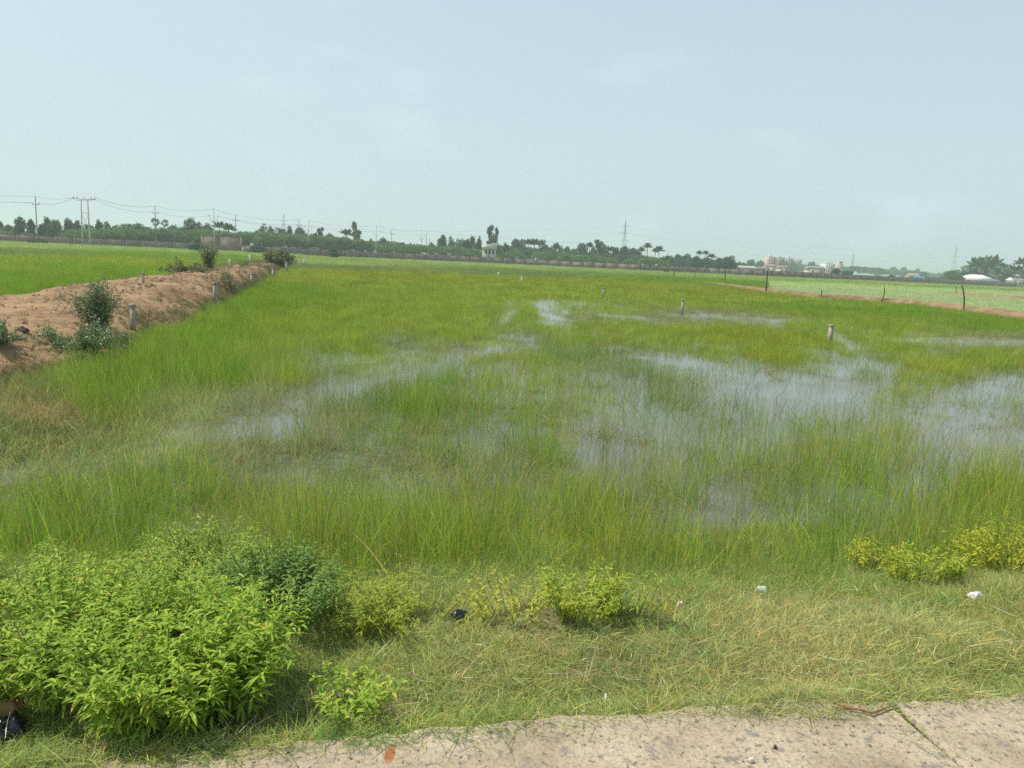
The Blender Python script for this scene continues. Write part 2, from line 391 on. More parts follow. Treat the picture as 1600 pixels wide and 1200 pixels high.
J0 = onz(1392, 1098, .55)[:2]; J1 = onz(1505, 1200, .55)[:2]; JD = (J1 - J0) / np.linalg.norm(J1 - J0)
JN = np.array([-JD[1], JD[0]]); JN = JN * np.sign(JN[0])
def slab(name, x0, x1, side):
    """rows run from the ragged field edge towards the camera; one end is cut by the slanting joint"""
    u = np.linspace(0, 1, 260); dv = np.concatenate([[0, .0, .012], np.linspace(.05, 4.6, 60)])
    jx = lambda y: J0[0] + JD[0] / JD[1] * (y - J0[1])
    V = []; 
    for k, d in enumerate(dv):
        y0 = road_edge(np.linspace(x0, x1, 260)) - d
        if side < 0: xa = x0 + 0 * u; xb = jx(y0) - .010 - .012 * vnoise(y0 * 9, y0 * 0, 7)
        else: xa = jx(y0) + .012 + .012 * vnoise(y0 * 9, y0 * 0, 8); xb = x1 + 0 * u
        # iterate once so that x and y agree
        x = xa + (xb - xa) * u; y = road_edge(x) - d
        if side < 0: xb = jx(y) - .007 - .012 * sstep(-.35, .1, y - J0[1]) - .006 * vnoise(y * 12, 0 * y, 7)
        else: xa = jx(y) + .007 + .012 * sstep(-.35, .1, y - J0[1]) + .006 * vnoise(y * 12, 0 * y, 8)
        x = xa + (xb - xa) * u
        rag = (fbm(x * 3, x * 0, 4, 51) - .5) * .10 + (fbm(x * 20, x * 0, 4, 52) - .5) * .05
        y = road_edge(x) - d + rag * math.exp(-d * 6)
        z = np.full(260, .55) + (fbm(x * 4, y * 4, 3, 53) - .5) * .012 + (fbm(x * 40, y * 40, 2, 54) - .5) * .004
        if k == 0: z = np.full(260, .36)
        if k == 1: z = z - .016
        V.append(np.stack([x, y, z], 1))
    V = np.array(V); 
    end = 0 if side > 0 else -1
    Vd = V[:, end].copy(); Vd[:, 2] = .36
    nr, ncol = V.shape[:2]; idx = np.arange(nr * ncol).reshape(nr, ncol)
    Fq = np.stack([idx[:-1, :-1], idx[1:, :-1], idx[1:, 1:], idx[:-1, 1:]], -1).reshape(-1, 4)
    dn = nr * ncol + np.arange(nr); e = idx[:, end]
    Fe = np.stack([e[:-1], dn[:-1], dn[1:], e[1:]], -1)
    me = new_mesh(name, np.concatenate([V.reshape(-1, 3), Vd]), np.concatenate([Fq, Fe]), smooth=False)
    return tag(link(name, me, mr_), kind='structure')
def joint():
    V = []
    for y in np.linspace(J0[1] + .12, -1.5, 80):
        x = J0[0] + JD[0] / JD[1] * (y - J0[1]); z = .528 + .010 * vnoise(y * 30, 0 * y, 9)
        V += [(x - .03, y, z - .004), (x, y, z), (x + .03, y, z - .004)]
    V = np.array(V); i = np.arange(79) * 3
    Fq = np.concatenate([np.stack([i, i + 1, i + 4, i + 3], 1), np.stack([i + 1, i + 2, i + 5, i + 4], 1)])
    tag(link('road_joint', new_mesh('road_joint', V, Fq[:, ::-1]), noisy('joint_dirt', [(.05, .04, .025), (.13, .10, .06)], 20)), kind='structure')
joint()
slab('road_slab', -6.0, 1.6, -1)
slab('road_slab', 1.3, 7.5, 1)

# ------------------------------------------------------------------ grass tufts (hidden library collection, instanced by geometry nodes)
def scatter(name, P, rot, scl, idx, tint, variants, mat, label, cat):
    lib = bpy.data.collections.new(name + '_tufts')
    for i, (v, f, a, u) in enumerate(variants):
        me = new_mesh(f'tuft', v, f, {'v': a}); me.materials.append(mat)
        o = bpy.data.objects.new(f'tuft_{name}_{i:02d}', me); lib.objects.link(o)
    me = new_mesh(name, P, [], {'rot': rot, 'scl': scl, 'idx': idx.astype(np.int32), 'tint': np.concatenate([tint, np.ones((len(tint), 1))], 1)})
    ob = link(name, me)
    me.materials.append(mat)
    ng = bpy.data.node_groups.new(name + '_scatter', 'GeometryNodeTree')
    ng.interface.new_socket('Geometry', in_out='INPUT', socket_type='NodeSocketGeometry')
    ng.interface.new_socket('Geometry', in_out='OUTPUT', socket_type='NodeSocketGeometry')
    N = ng.nodes; K = ng.links.new
    gi = N.new('NodeGroupInput'); go = N.new('NodeGroupOutput')
    ci = N.new('GeometryNodeCollectionInfo'); ci.inputs['Collection'].default_value = lib
    ci.inputs['Separate Children'].default_value = True; ci.inputs['Reset Children'].default_value = True
    ip = N.new('GeometryNodeInstanceOnPoints'); ip.inputs['Pick Instance'].default_value = True
    def na(nm, ty):
        q = N.new('GeometryNodeInputNamedAttribute'); q.data_type = ty; q.inputs['Name'].default_value = nm; return q.outputs[0]
    er = N.new('FunctionNodeEulerToRotation')
    K(gi.outputs[0], ip.inputs['Points']); K(ci.outputs[0], ip.inputs['Instance'])
    K(na('idx', 'INT'), ip.inputs['Instance Index']); K(na('rot', 'FLOAT_VECTOR'), er.inputs[0]); K(er.outputs[0], ip.inputs['Rotation'])
    K(na('scl', 'FLOAT_VECTOR'), ip.inputs['Scale']); K(ip.outputs[0], go.inputs[0])
    md = ob.modifiers.new('scatter', 'NODES'); md.node_group = ng
    return tag(ob, label, cat, kind='stuff')

def tuft(nb, rad, h, hs, w, lean, bend, seg, seed, fan=0):
    r = np.random.default_rng(seed)
    a = r.random(nb) * 2 * math.pi; rr = rad * np.sqrt(r.random(nb)); P = np.stack([rr * np.cos(a), rr * np.sin(a), np.full(nb, -.02)], 1)
    la = r.random(nb) * 2 * math.pi; lm = np.abs(r.normal(0, lean, nb))
    D = np.stack([np.cos(la) * lm + fan * P[:, 0] / rad, np.sin(la) * lm + fan * P[:, 1] / rad, np.ones(nb)], 1)
    Ln = h * np.clip(1 + r.normal(0, hs, nb), .25, 1.9)
    bm = np.abs(r.normal(0, bend, nb)); ba = la + r.normal(0, .5, nb)
    B = np.stack([np.cos(ba) * bm, np.sin(ba) * bm, -bm * .6], 1)
    return ribbons(P, D, Ln, w * (0.6 + .8 * r.random(nb)), B, seg, r=r)

# control points in the field: photo position, density 0..1, height (m), albedo
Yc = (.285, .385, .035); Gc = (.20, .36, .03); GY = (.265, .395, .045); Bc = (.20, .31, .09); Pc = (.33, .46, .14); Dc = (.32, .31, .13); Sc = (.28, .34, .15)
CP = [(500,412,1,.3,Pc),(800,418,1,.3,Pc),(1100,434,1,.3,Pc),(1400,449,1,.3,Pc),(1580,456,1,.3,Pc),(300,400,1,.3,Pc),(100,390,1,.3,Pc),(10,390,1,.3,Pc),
 (60,400,1,.35,Bc),(200,404,1,.35,Gc),(30,425,1,.4,GY),(180,415,1,.4,Yc),(60,455,1,.4,Gc),(150,430,1,.4,Gc),(330,405,1,.35,Gc),
 (520,420,1,.35,Bc),(800,430,1,.35,Bc),(1050,440,1,.35,Gc),(1150,444,1,.35,Gc),(560,432,1,.35,Yc),(700,436,1,.35,Yc),(850,442,1,.35,Yc),(1000,450,1,.35,Yc),(1130,458,1,.35,Yc),(1230,472,1,.35,GY),
 (470,435,1,.38,GY),(600,455,1,.38,GY),(450,460,1,.4,Gc),(420,485,1,.42,Gc),(900,460,1,.36,GY),(1100,475,.9,.36,GY),(1250,485,1,.42,Gc),(1400,492,1,.42,Gc),(1550,512,1,.4,Gc),(1350,503,.9,.36,GY),
 (700,480,.9,.35,GY),(620,500,.9,.35,GY),(500,495,1,.38,GY),(780,470,.8,.33,GY),
 (800,487,.75,.3,GY),(857,492,.4,.3,GY),(852,478,.2,.3,GY),(797,473,.25,.3,GY),(836,473,.25,.3,GY),(797,494,.6,.3,GY),(884,498,.5,.3,Sc),(820,495,.85,.3,GY),(960,493,.6,.3,GY),(1020,500,.45,.3,Sc),(1110,494,.35,.3,Sc),(1190,503,.35,.3,Sc),(1240,510,.5,.3,GY),
 (1030,518,.95,.36,GY),(1150,524,.95,.36,Yc),(1240,530,.95,.35,Yc),(1290,522,.6,.3,GY),(960,520,.7,.3,GY),(900,515,.7,.3,GY),(900,535,.75,.33,GY),(815,531,.5,.3,Bc),(770,540,.7,.3,GY),(740,525,.8,.3,GY),(700,520,.85,.3,GY),(620,546,.5,.3,Bc),(560,552,.5,.3,GY),(480,572,.45,.35,Bc),(520,566,.5,.35,Gc),(540,530,.9,.35,GY),(650,562,.8,.25,GY),(580,580,.85,.25,GY),
 (350,530,1,.42,Gc),(300,590,1,.42,Gc),(420,550,1,.42,GY),(200,610,1,.38,Gc),(350,600,1,.42,Gc),(450,600,1,.42,GY),(430,520,1,.4,GY),(250,560,1,.4,Gc),(150,640,.9,.3,Gc),
 (470,622,.25,.3,Sc),(560,604,.5,.3,Sc),(640,584,.5,.3,Bc),(700,566,.5,.3,Bc),(735,552,.5,.3,Sc),(400,632,.7,.25,Sc),
 (1000,558,.45,.36,Bc),(1080,568,.16,.34,Bc),(1050,545,.4,.3,GY),(1200,558,.75,.36,Yc),(1130,555,.6,.3,GY),(1300,556,.3,.3,GY),(1345,572,.1,.3,Bc),(1450,580,.6,.3,Yc),(1440,528,.4,.3,GY),(1500,535,.35,.3,Sc),(1580,535,.35,.3,Sc),(1400,550,.6,.32,GY),(1550,558,.75,.33,GY),(1380,520,.5,.3,GY),
 (900,560,.6,.33,Bc),(950,595,.45,.36,Bc),(860,580,.5,.33,GY),(1150,598,.25,.38,Bc),(1235,605,.05,.3,Bc),(1275,628,.08,.3,Bc),(1180,612,.1,.3,Bc),(1350,615,.25,.26,Bc),(1400,640,.38,.26,GY),(1420,610,.4,.3,GY),(1520,630,.06,.3,Bc),(1580,610,.08,.3,Bc),(1560,680,.06,.3,Sc),(1500,720,.12,.25,Sc),(1590,735,.2,.2,Sc),(1460,690,.2,.25,Sc),(1350,690,.5,.28,GY),(1330,650,.35,.28,Bc),(1390,700,.4,.3,GY),
 (1100,640,.4,.38,Bc),(1000,650,.4,.38,Gc),(900,640,.45,.36,GY),(800,600,.6,.35,GY),(700,610,.6,.35,Gc),(650,650,.7,.38,Gc),(550,650,.7,.4,Bc),(750,570,.5,.3,GY),
 (430,660,.35,.3,Bc),(430,690,.45,.3,Bc),(500,700,.4,.3,Sc),(610,690,.5,.36,Gc),(700,690,.45,.36,Bc),(725,720,.3,.35,Gc),(600,725,.35,.3,Sc),(480,745,.35,.3,Sc),(560,760,.35,.3,Sc),(680,755,.45,.3,Sc),(800,680,.5,.36,Gc),(800,745,.5,.3,Sc),(850,720,.4,.35,Gc),(930,700,.4,.33,Sc),(1000,740,.7,.3,Sc),(1080,765,.75,.3,Gc),(1080,700,.4,.36,Bc),
 (1200,690,.5,.36,Gc),(1260,720,.65,.37,GY),(1150,650,.4,.38,Bc),(1310,770,.65,.35,Gc),(1200,770,.8,.3,GY),(1440,755,.5,.33,GY),(1550,775,.9,.42,GY),(1250,660,.4,.36,Bc),(1110,740,.6,.3,GY),
 (300,655,.85,.15,Pc),(380,650,.7,.2,Sc),(250,700,.9,.16,Pc),(100,700,1,.12,Pc),(30,740,.9,.10,Pc),(150,740,.95,.16,Pc),(350,700,.85,.22,Sc),(80,660,1,.12,Dc),(400,730,.7,.25,Sc),
 (300,770,.95,.33,Gc),(200,790,1,.32,Gc),(90,800,.9,.3,Gc),(20,800,.8,.2,GY),(400,780,.95,.33,GY),(450,820,1,.4,GY),(480,850,1,.4,GY),(600,810,1,.36,Gc),(700,830,1,.34,GY),(800,810,1,.35,GY),(900,830,1,.33,GY),(980,850,.9,.33,GY),(1050,820,.6,.33,GY),(1110,825,.3,.3,Sc),(1150,800,.45,.35,Bc),(1230,820,.7,.36,GY),(1350,815,.9,.34,Gc),(1450,800,.9,.36,GY),(1560,810,1,.45,GY),(250,850,.9,.35,Gc),(60,850,.9,.3,Gc),(600,870,.9,.35,GY),(750,870,.9,.33,GY),(870,880,.7,.22,Yc),(1050,860,.7,.2,GY),(1200,850,.5,.15,GY)]
CPa = np.array([(a, b_, c, d) + e for a, b_, c, d, e in CP])
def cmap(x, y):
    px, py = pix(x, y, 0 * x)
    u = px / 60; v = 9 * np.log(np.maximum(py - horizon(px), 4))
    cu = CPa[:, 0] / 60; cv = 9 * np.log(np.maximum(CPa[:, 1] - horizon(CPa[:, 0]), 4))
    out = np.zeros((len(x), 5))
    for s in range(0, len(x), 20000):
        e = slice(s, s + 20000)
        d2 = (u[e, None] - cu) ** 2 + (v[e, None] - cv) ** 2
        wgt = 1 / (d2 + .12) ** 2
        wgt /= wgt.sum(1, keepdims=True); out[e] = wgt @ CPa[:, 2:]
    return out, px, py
FEAT = [([(440,634),(520,614),(600,595),(680,573),(740,556),(790,543),(832,534)], 10, .05, .2),
 ([(560,585),(640,567),(700,552),(780,530)], 7, .95, .16), ([(150,652),(300,640),(440,627)], 3, .15, .2),
 ([(852,474),(856,488),(860,506)], 10, .02, .2), ([(880,484),(886,512)], 7, .2, .2), ([(803,486),(788,502)], 7, .05, .2), ([(795,472),(798,476)], 5, .05, .15), ([(836,471),(838,476)], 4, .05, .15),
 ([(465,576),(560,563),(650,545)], 10, .10, .22), ([(805,530),(828,540)], 12, .03, .2),
 ([(1000,560),(1090,574),(1200,600),(1290,632)], 17, .06, .22), ([(1310,566),(1360,584)], 14, .06, .22), ([(1470,640),(1640,640)], 26, .07, .22), ([(1500,690),(1640,700)], 30, .10, .2),
 ([(1050,492),(1120,496),(1210,506)], 7, .22, .16), ([(930,492),(1000,498)], 6, .3, .16), ([(1420,528),(1500,534),(1640,540)], 8, .18, .18), ([(940,590),(1000,612)], 12, .2, .25),
 ([(700,690),(712,735)], 14, .12, .25), ([(420,650),(440,700)], 16, .15, .25), ([(1300,520),(1330,540)], 8, .2, .18)]
def feats(px, py, dn, hg):
    wob = (fbm(px / 22, py / 9, 3, 88) - .5)
    for pts, hw, dv, hv in FEAT:
        hw = hw * .62; dv = dv if dv > .5 else dv * 1.0 + .17
        best = np.full(px.shape, 1e9)
        for (ax, ay), (bx, by) in zip(pts[:-1], pts[1:]):
            dx, dy = (bx - ax) / 2.5, by - ay; L2 = dx * dx + dy * dy
            t = np.clip((((px - ax) / 2.5) * dx + (py - ay) * dy) / L2, 0, 1)
            best = np.minimum(best, np.hypot((px - ax) / 2.5 - t * dx, py - ay - t * dy))
        k = sstep(1.25, .75, best / hw + wob * .9)
        dn = dn * (1 - k) + dv * k; hg = hg * (1 - k) + np.minimum(hg, hv) * k
    return dn, hg
def tints(c, r, amp=.22):
    k = 1 + r.normal(0, amp, (len(c), 1)); yl = r.normal(0, .10, len(c))
    c = c * np.clip(k, .45, 1.7); c[:, 0] *= 1 + yl * 1.6; c[:, 2] *= 1 - yl * .5
    return np.clip(c, .005, .8)
grassm = leafmat('grass_blade', (.7, .8, .75), (1.25, 1.15, 1.0), (1.5, 1.35, 1.25), trans=.42, inst=True, rough=.6, spec=.12)

def field(name, d0, d1, count, variants, hbase, label, cat, pw=2.0, sub=1.0, thin=1.0, seed=1, wscl=1.0, fade=.06):
    r = np.random.default_rng(seed)
    a, b_ = d0 ** pw, d1 ** pw
    d = (a + (b_ - a) * r.random(count)) ** (1 / pw)
    x = (r.random(count) * 2 - 1) * (d * .80 + 1.5); y = d
    s = y - road_edge(x)
    gh = ground_h(x, y); t, v = BANK.st(x, y)
    onbank = np.maximum(BANK.h(x, y), np.maximum(BANK2.h(x, y), BANK3.h(x, y))) > np.maximum(gh, 0) + .01
    m, px, py = cmap(x, y)
    m[:, 0], m[:, 1] = feats(px, py, m[:, 0], m[:, 1]); dn = m[:, 0]
    left = (v < -1) & (y > 9)
    dn = np.where(left, 1, dn)
    cen = np.exp(-((px - 1150) / 420) ** 2 - ((py - 620) / 95) ** 2); dn = dn - .11 * cen * (dn < .8); 
    # the pale watery paddy to the right of the low bund
    t2, v2 = BANK2.st(x, y); t3_, v3 = BANK3.st(x, y)
    paddy = (v2 > .7) & (x > 12) & (py > horizon(px) + 16 - (px - 1200) * .004) & (px > 1195)
    n1 = fbm(x * .9, y * .9, 3, 61); n2 = fbm(x * 3.1, y * 3.1, 2, 62)
    k = (n1 - .5) * 1.5 + (n2 - .5) * .9
    dn2 = np.clip(dn + k * .85 * (1 - np.abs(2 * dn - 1)) * sub + (dn - .5) * .15, 0.0, 1)
    far_ = sstep(9, 16, y); dn2 = np.clip(dn2 * (.86 + .2 * far_), .07, 1) ** (1.25 - .45 * far_) * thin
    dn2 = np.where(paddy, .75, dn2)
    dn2 = dn2 * sstep(1.5, 2.6, s + (n1 - .5) * 1.2)
    keep = (r.random(count) < dn2) & ~onbank & (s > 1.2)
    x, y, m, px, py, paddy, left, n1, n2, gh = (q[keep] for q in (x, y, m, px, py, paddy, left, n1, n2, gh))
    N = len(x); z = np.maximum(gh, -.06)
    hgt = m[:, 1] / hbase * (0.75 + .5 * n1) * (1 - .34 * sstep(8, 17, y) + .25 * sstep(50, 90, y)) ; hgt = np.where(paddy, .16 / hbase, hgt)
    hgt = hgt * np.clip(1 + r.normal(0, .14, N), .6, 1.5) * (.70 + .62 * fbm(x * 2.3, y * 2.3, 2, 63))
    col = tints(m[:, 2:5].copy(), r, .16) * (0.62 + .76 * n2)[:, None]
    yel = sstep(.5, .72, fbm(x * .35, y * .35, 3, 77))[:, None]
    col = col * (1 + yel * np.array([.04, .02, .0])) * np.array([1.10, 1.0, 1.0]) + np.array([.008, .008, .014])
    col[paddy] = tints(np.tile(np.array([[.50, .62, .30]]), (int(paddy.sum()), 1)), r, .1)
    if d0 < 10:
        br = r.random(N) < .05; col[br] = np.array([.50, .40, .19]); col[br] *= (.7 + .5 * r.random(int(br.sum())))[:, None]
    sc_ = np.stack([np.full(N, wscl), np.full(N, wscl), hgt], 1)
    rot = np.stack([r.normal(0, .05, N), r.normal(0, .05, N), r.random(N) * 6.283], 1)
    P = np.stack([x, y, z], 1)
    print(name, N)
    return scatter(name, P, rot, sc_, r.integers(0, len(variants), N), col, variants, grassm, label, cat)

near = [tuft(11, .14, .36, .4, .0038, .12, .12, 4, 100 + i) for i in range(7)] + [tuft(8, .12, .33, .4, .004, .3, .45, 5, 130 + i) for i in range(3)] + [tuft(5, .12, .36, .4, .0075, .35, .9, 7, 150 + i) for i in range(2)]
field('marsh_grass', 3.2, 15, 44000, near, .36, 'tall thin green grass growing out of the shallow water nearest the road', 'grass', pw=1.75, seed=3)
mid = [tuft(30, .26, .36, .32, .0065, .13, .15, 3, 200 + i) for i in range(6)]
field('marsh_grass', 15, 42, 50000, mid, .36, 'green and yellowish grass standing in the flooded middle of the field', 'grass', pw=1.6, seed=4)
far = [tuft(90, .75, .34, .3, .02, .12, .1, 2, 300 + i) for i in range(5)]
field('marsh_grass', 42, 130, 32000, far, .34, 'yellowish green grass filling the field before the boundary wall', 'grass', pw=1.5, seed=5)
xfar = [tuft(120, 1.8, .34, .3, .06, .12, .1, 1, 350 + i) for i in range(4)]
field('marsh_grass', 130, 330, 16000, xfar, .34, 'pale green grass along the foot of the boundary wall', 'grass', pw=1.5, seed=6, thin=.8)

# low weed bits and short shoots breaking the water surface
def floaters():
    r = np.random.default_rng(17); n0 = 52000
    y = 4.2 + 15 * r.random(n0) ** 1.2; x = (r.random(n0) * 2 - 1) * (y * .8 + 1.5)
    g = ground_h(x, y); n1 = fbm(x * 1.6, y * 1.6, 4, 66); n2 = fbm(x * .5, y * .5, 3, 67)
    wt = np.clip(.16 + (n1 - .5) * 3.0 + (n2 - .5) * 2.2 - .45 * sstep(8, 14, y) - .25 * sstep(0, 5, x), .0, 1)
    k = (g < .01) & (r.random(n0) < wt) & (y - road_edge(x) > 2.6); x, y, n1 = x[k], y[k], n1[k]; N = len(x)
    var = [tuft(12, .10, .07, .5, .006, .9, .5, 2, 470 + i) for i in range(4)] + [tuft(9, .10, .13, .5, .004, .5, .5, 3, 480 + i) for i in range(3)]
    col = tints(np.where(r.random((N, 1)) < .3, [[.34, .29, .15]], [[.24, .32, .11]]) * np.ones((N, 3)), r, .22)
    rot = np.stack([r.normal(0, .2, N), r.normal(0, .2, N), r.random(N) * 6.283], 1); q = .8 + .6 * r.random(N)
    scatter('floating_weed', np.stack([x, y, np.full(N, .006)], 1), rot, np.stack([q, q, q * .8], 1), r.integers(0, 7, N), col, var, grassm, 'low floating weeds and short shoots breaking the shallow water', 'water weed')
floaters()
# verge lawn: short, half dry
def verge():
    r = np.random.default_rng(11)
    var = [tuft(22, .055, .075, .45, .003, .7, .5, 3, 400 + i) for i in range(6)] + [tuft(26, .065, .045, .4, .003, 1.0, .5, 2, 410 + i) for i in range(4)] + [tuft(14, .05, .10, .4, .0026, .35, .4, 4, 420 + i) for i in range(3)]
    n0 = 130000
    y = 1.6 + 5.6 * r.random(n0) ** 1.25; x = (r.random(n0) * 2 - 1) * (y * .82 + 1.2)
    s = y - road_edge(x); n1 = fbm(x * 1.7, y * 1.7, 4, 71); n2 = fbm(x * 5, y * 5, 3, 72)
    gh = ground_h(x, y)
    wt = np.clip(.75 + (n1 - .5) * 1.8 + (n2 - .5) * 1.0, .3, 1)
    keep = (s > -.045 + .10 * (n2 - .5)) & (s < 4.2) & (gh > -.01) & (r.random(n0) < wt)
    x, y, s, n1, n2, gh = (q[keep] for q in (x, y, s, n1, n2, gh)); N = len(x); gh = np.where(s < .04, .545, gh)
    px, py = pix(x, y, gh)
    greenish = np.clip(.78 + (fbm(x * .9, y * .9, 3, 73) - .5) * 2.4 + .5 * sstep(1.0, 2.6, s) - .25 + np.exp(-((px - 1170) / 90) ** 2 - ((py - 868) / 16) ** 2) * 1.0, 0, 1)[:, None]
    col = np.array([.46, .46, .20]) * (1 - greenish) + np.array([.28, .38, .10]) * greenish
    dry = r.random(N) < .12; col[dry] = np.array([.49, .46, .27])
    col = tints(col, r, .2)
    nj = 90; yj = J0[1] + .10 - .75 * r.random(nj) ** 1.8; xj = J0[0] + JD[0] / JD[1] * (yj - J0[1]) + r.normal(0, .007, nj)      # small grass growing in the slab joint
    x = np.concatenate([x, xj]); y = np.concatenate([y, yj]); gh = np.concatenate([gh, np.full(nj, .533)]); s = np.concatenate([s, np.full(nj, .1)]); n2 = np.concatenate([n2, np.full(nj, .1)])
    col = np.concatenate([col, tints(np.tile([[.20, .32, .08]], (nj, 1)), r, .2)]); N += nj
    idx = np.where(s < 1.2, r.integers(0, 10, N), r.integers(0, 13, N))
    hz = (0.7 + .5 * n2) * (1 + 1.3 * sstep(1.0, 2.6, s)) * np.where(s < .25, .5, .66)
    sc_ = np.stack([1 + .3 * r.random(N), 1 + .3 * r.random(N), hz], 1)
    rot = np.stack([r.normal(0, .15, N), r.normal(0, .15, N), r.random(N) * 6.283], 1)
    print('verge', N)
    scatter('verge_grass', np.stack([x, y, gh - .004], 1), rot, sc_, idx, col, var, grassm, 'short half dry grass on the verge beside the concrete road', 'grass')
    # straw litter
    n0 = 3600; y = 1.7 + 3.8 * r.random(n0) ** 1.2; x = (r.random(n0) * 2 - 1) * (y * .82 + 1)
    s = y - road_edge(x); cl = fbm(x * 2.2, y * 2.2, 3, 81)
    keep = (s > -.10) & (r.random(n0) < np.clip((cl - .45) * 5, .05, 1) * np.where(s < 0, .25, 1)); x = x[keep]; y = y[keep]; s = s[keep]; N = len(x)
    z = np.where(s < 0, .556, np.maximum(ground_h(x, y), 0) + .012 + .03 * r.random(N)); a = r.random(N) * 6.283
    P = np.stack([x, y, z], 1); D = np.stack([np.cos(a), np.sin(a), np.where(s < 0, .02, r.normal(.12, .15, N))], 1)
    Ln = .025 + .09 * r.random(N) ** 2
    bend = np.stack([r.normal(0, .4, N), r.normal(0, .4, N), -.1 * r.random(N)], 1); bend[s < 0] *= [1, 1, 0]
    side = unit(np.stack([-np.sin(a), np.cos(a), r.normal(0, .4, N)], 1))
    v, f, aa, u = ribbons(P, D, Ln, np.full(N, .0028), bend, 4, side=side, prof=[.7, 1, .9, .7, .3], r=r)
    tag(link('straw_litter', new_mesh('straw_litter', v, f, {'v': aa}), leafmat('straw', (.40, .34, .20), (.62, .54, .36), trans=.1)),
        'scattered dry straw stems lying on the verge grass', 'straw', kind='stuff')
verge()

# creeping green cover on the flanks of the earth bank
def bank_green():
    r = np.random.default_rng(12); n0 = 60000
    t = 4 + 100 * r.random(n0) ** 1.6; v = (r.random(n0) * 2 - 1) * 4.2
    cx = np.interp(t, BANK.t, BANK.p[:, 0]); cy = np.interp(t, BANK.t, BANK.p[:, 1])
    x = cx + v; y = cy + r.normal(0, .3, n0); tt, vv = BANK.st(x, y); z = BANK.h(x, y); g = np.maximum(ground_h(x, y), 0)
    n1 = fbm(x * .8, y * .8, 3, 91); n2 = fbm(x * 3, y * 3, 3, 92)
    px, py = pix(x, y, z)
    wt = sstep(.62, .15, z / np.interp(tt, BANK.t, BANK.hh) + (n1 - .5) * 1.3) * 1.0 + sstep(.60, .70, n2) * .22
    wt = np.where(vv < 0, wt * .6, wt); wt = np.where((y < 15) & (z > .12), wt * .3, wt)
    keep = (z > g - .05) & (r.random(n0) < wt)
    x, y, z, n1 = x[keep], y[keep], z[keep], n1[keep]; N = len(x)
    var = [tuft(22, .09, .09, .45, .007, .6, .4, 2, 440 + i) for i in range(5)] + [tuft(16, .06, .16, .4, .006, .4, .4, 3, 450 + i) for i in range(3)]
    q = n1[:, None]; col = tints(np.where(q > .5, [[.12, .165, .065]], [[.20, .19, .10]]) * np.ones((N, 3)), r, .2)
    rot = np.stack([r.normal(0, .2, N), r.normal(0, .2, N), r.random(N) * 6.283], 1)
    k = 1 + .4 * r.random(N); k = k * np.clip(y / 25, .9, 2.2)
    scatter('bank_grass', np.stack([x, y, z - .01], 1), rot, np.stack([k, k, k * .9], 1), r.integers(0, 8, N), col, var, grassm, 'patchy creeping grass and weeds on the flanks of the brown earth bank', 'grass')
bank_green()
# short rough grass on the low shore between the bank and the verge
def shore():
    r = np.random.default_rng(13); n0 = 30000
    y = 4.5 + 8 * r.random(n0); x = -12 + 10 * r.random(n0)
    g = ground_h(x, y); n1 = fbm(x * 1.4, y * 1.4, 4, 95)
    ok = (g > -.03) & (BANK.h(x, y) < g + .02) & (y - road_edge(x) > 2.2) & (r.random(n0) < np.clip(.6 + (n1 - .5) * 2, .1, 1)); x, y, g, n1 = x[ok], y[ok], g[ok], n1[ok]; N = len(x)
    var = [tuft(22, .08, .07, .45, .005, .7, .45, 3, 460 + i) for i in range(5)]
    col = tints(np.where(n1[:, None] > .5, [[.15, .185, .075]], [[.24, .21, .11]]) * np.ones((N, 3)), r, .2)
    rot = np.stack([r.normal(0, .2, N), r.normal(0, .2, N), r.random(N) * 6.283], 1); k = 1 + .5 * r.random(N)
    scatter('shore_grass', np.stack([x, y, g - .004], 1), rot, np.stack([k, k, k], 1), r.integers(0, 5, N), col, var, grassm, 'short greyish trampled grass on the low ground left of the water', 'grass')
shore()

# long arching blades that stand out in front
def arch(name, px, py, L_, az, lab, n=1, w=.006, col=None):
    p = hit(px, py); r = np.random.default_rng(int(px))
    P = np.tile(p, (n, 1)) + r.normal(0, .01, (n, 3)) * [1, 1, 0]; a = az + r.normal(0, .25, n)
    D = np.stack([np.cos(a) * .45, np.sin(a) * .45, np.ones(n)], 1); B = np.stack([np.cos(a) * .45, np.sin(a) * .45, np.full(n, -.45)], 1)
    v, f, aa, u = ribbons(P, D, L_ * (0.8 + .3 * r.random(n)), np.full(n, w), B, 12, prof=[.9, 1, 1, 1, .95, .9, .85, .8, .7, .6, .45, .3, .1])
    v = v - p; o = link(name, new_mesh(name, v, f, {'v': aa}), col or M['archg'], loc=p); return tag(o, lab, 'grass blade')
M['archg'] = leafmat('long_blade', (.20, .27, .10), (.30, .36, .18), trans=.3)
M['archd'] = leafmat('dry_blade', (.42, .36, .2), (.5, .44, .26), trans=.2)
arch('long_grass_blade', 62, 870, .62, .35, 'long pale blade arching right above the far left bushes')
arch('long_grass_blade', 70, 865, .35, 2.6, 'shorter pale blade curving left above the far left bushes')
arch('dry_stalk', 128, 1010, .55, 1.1, 'thin dry stalk bowing over the big leafy bush', col=M['archd'], w=.004)
arch('long_grass_blade', 590, 790, .55, .2, 'long thin blade arching right at the water edge left of centre', w=.005)

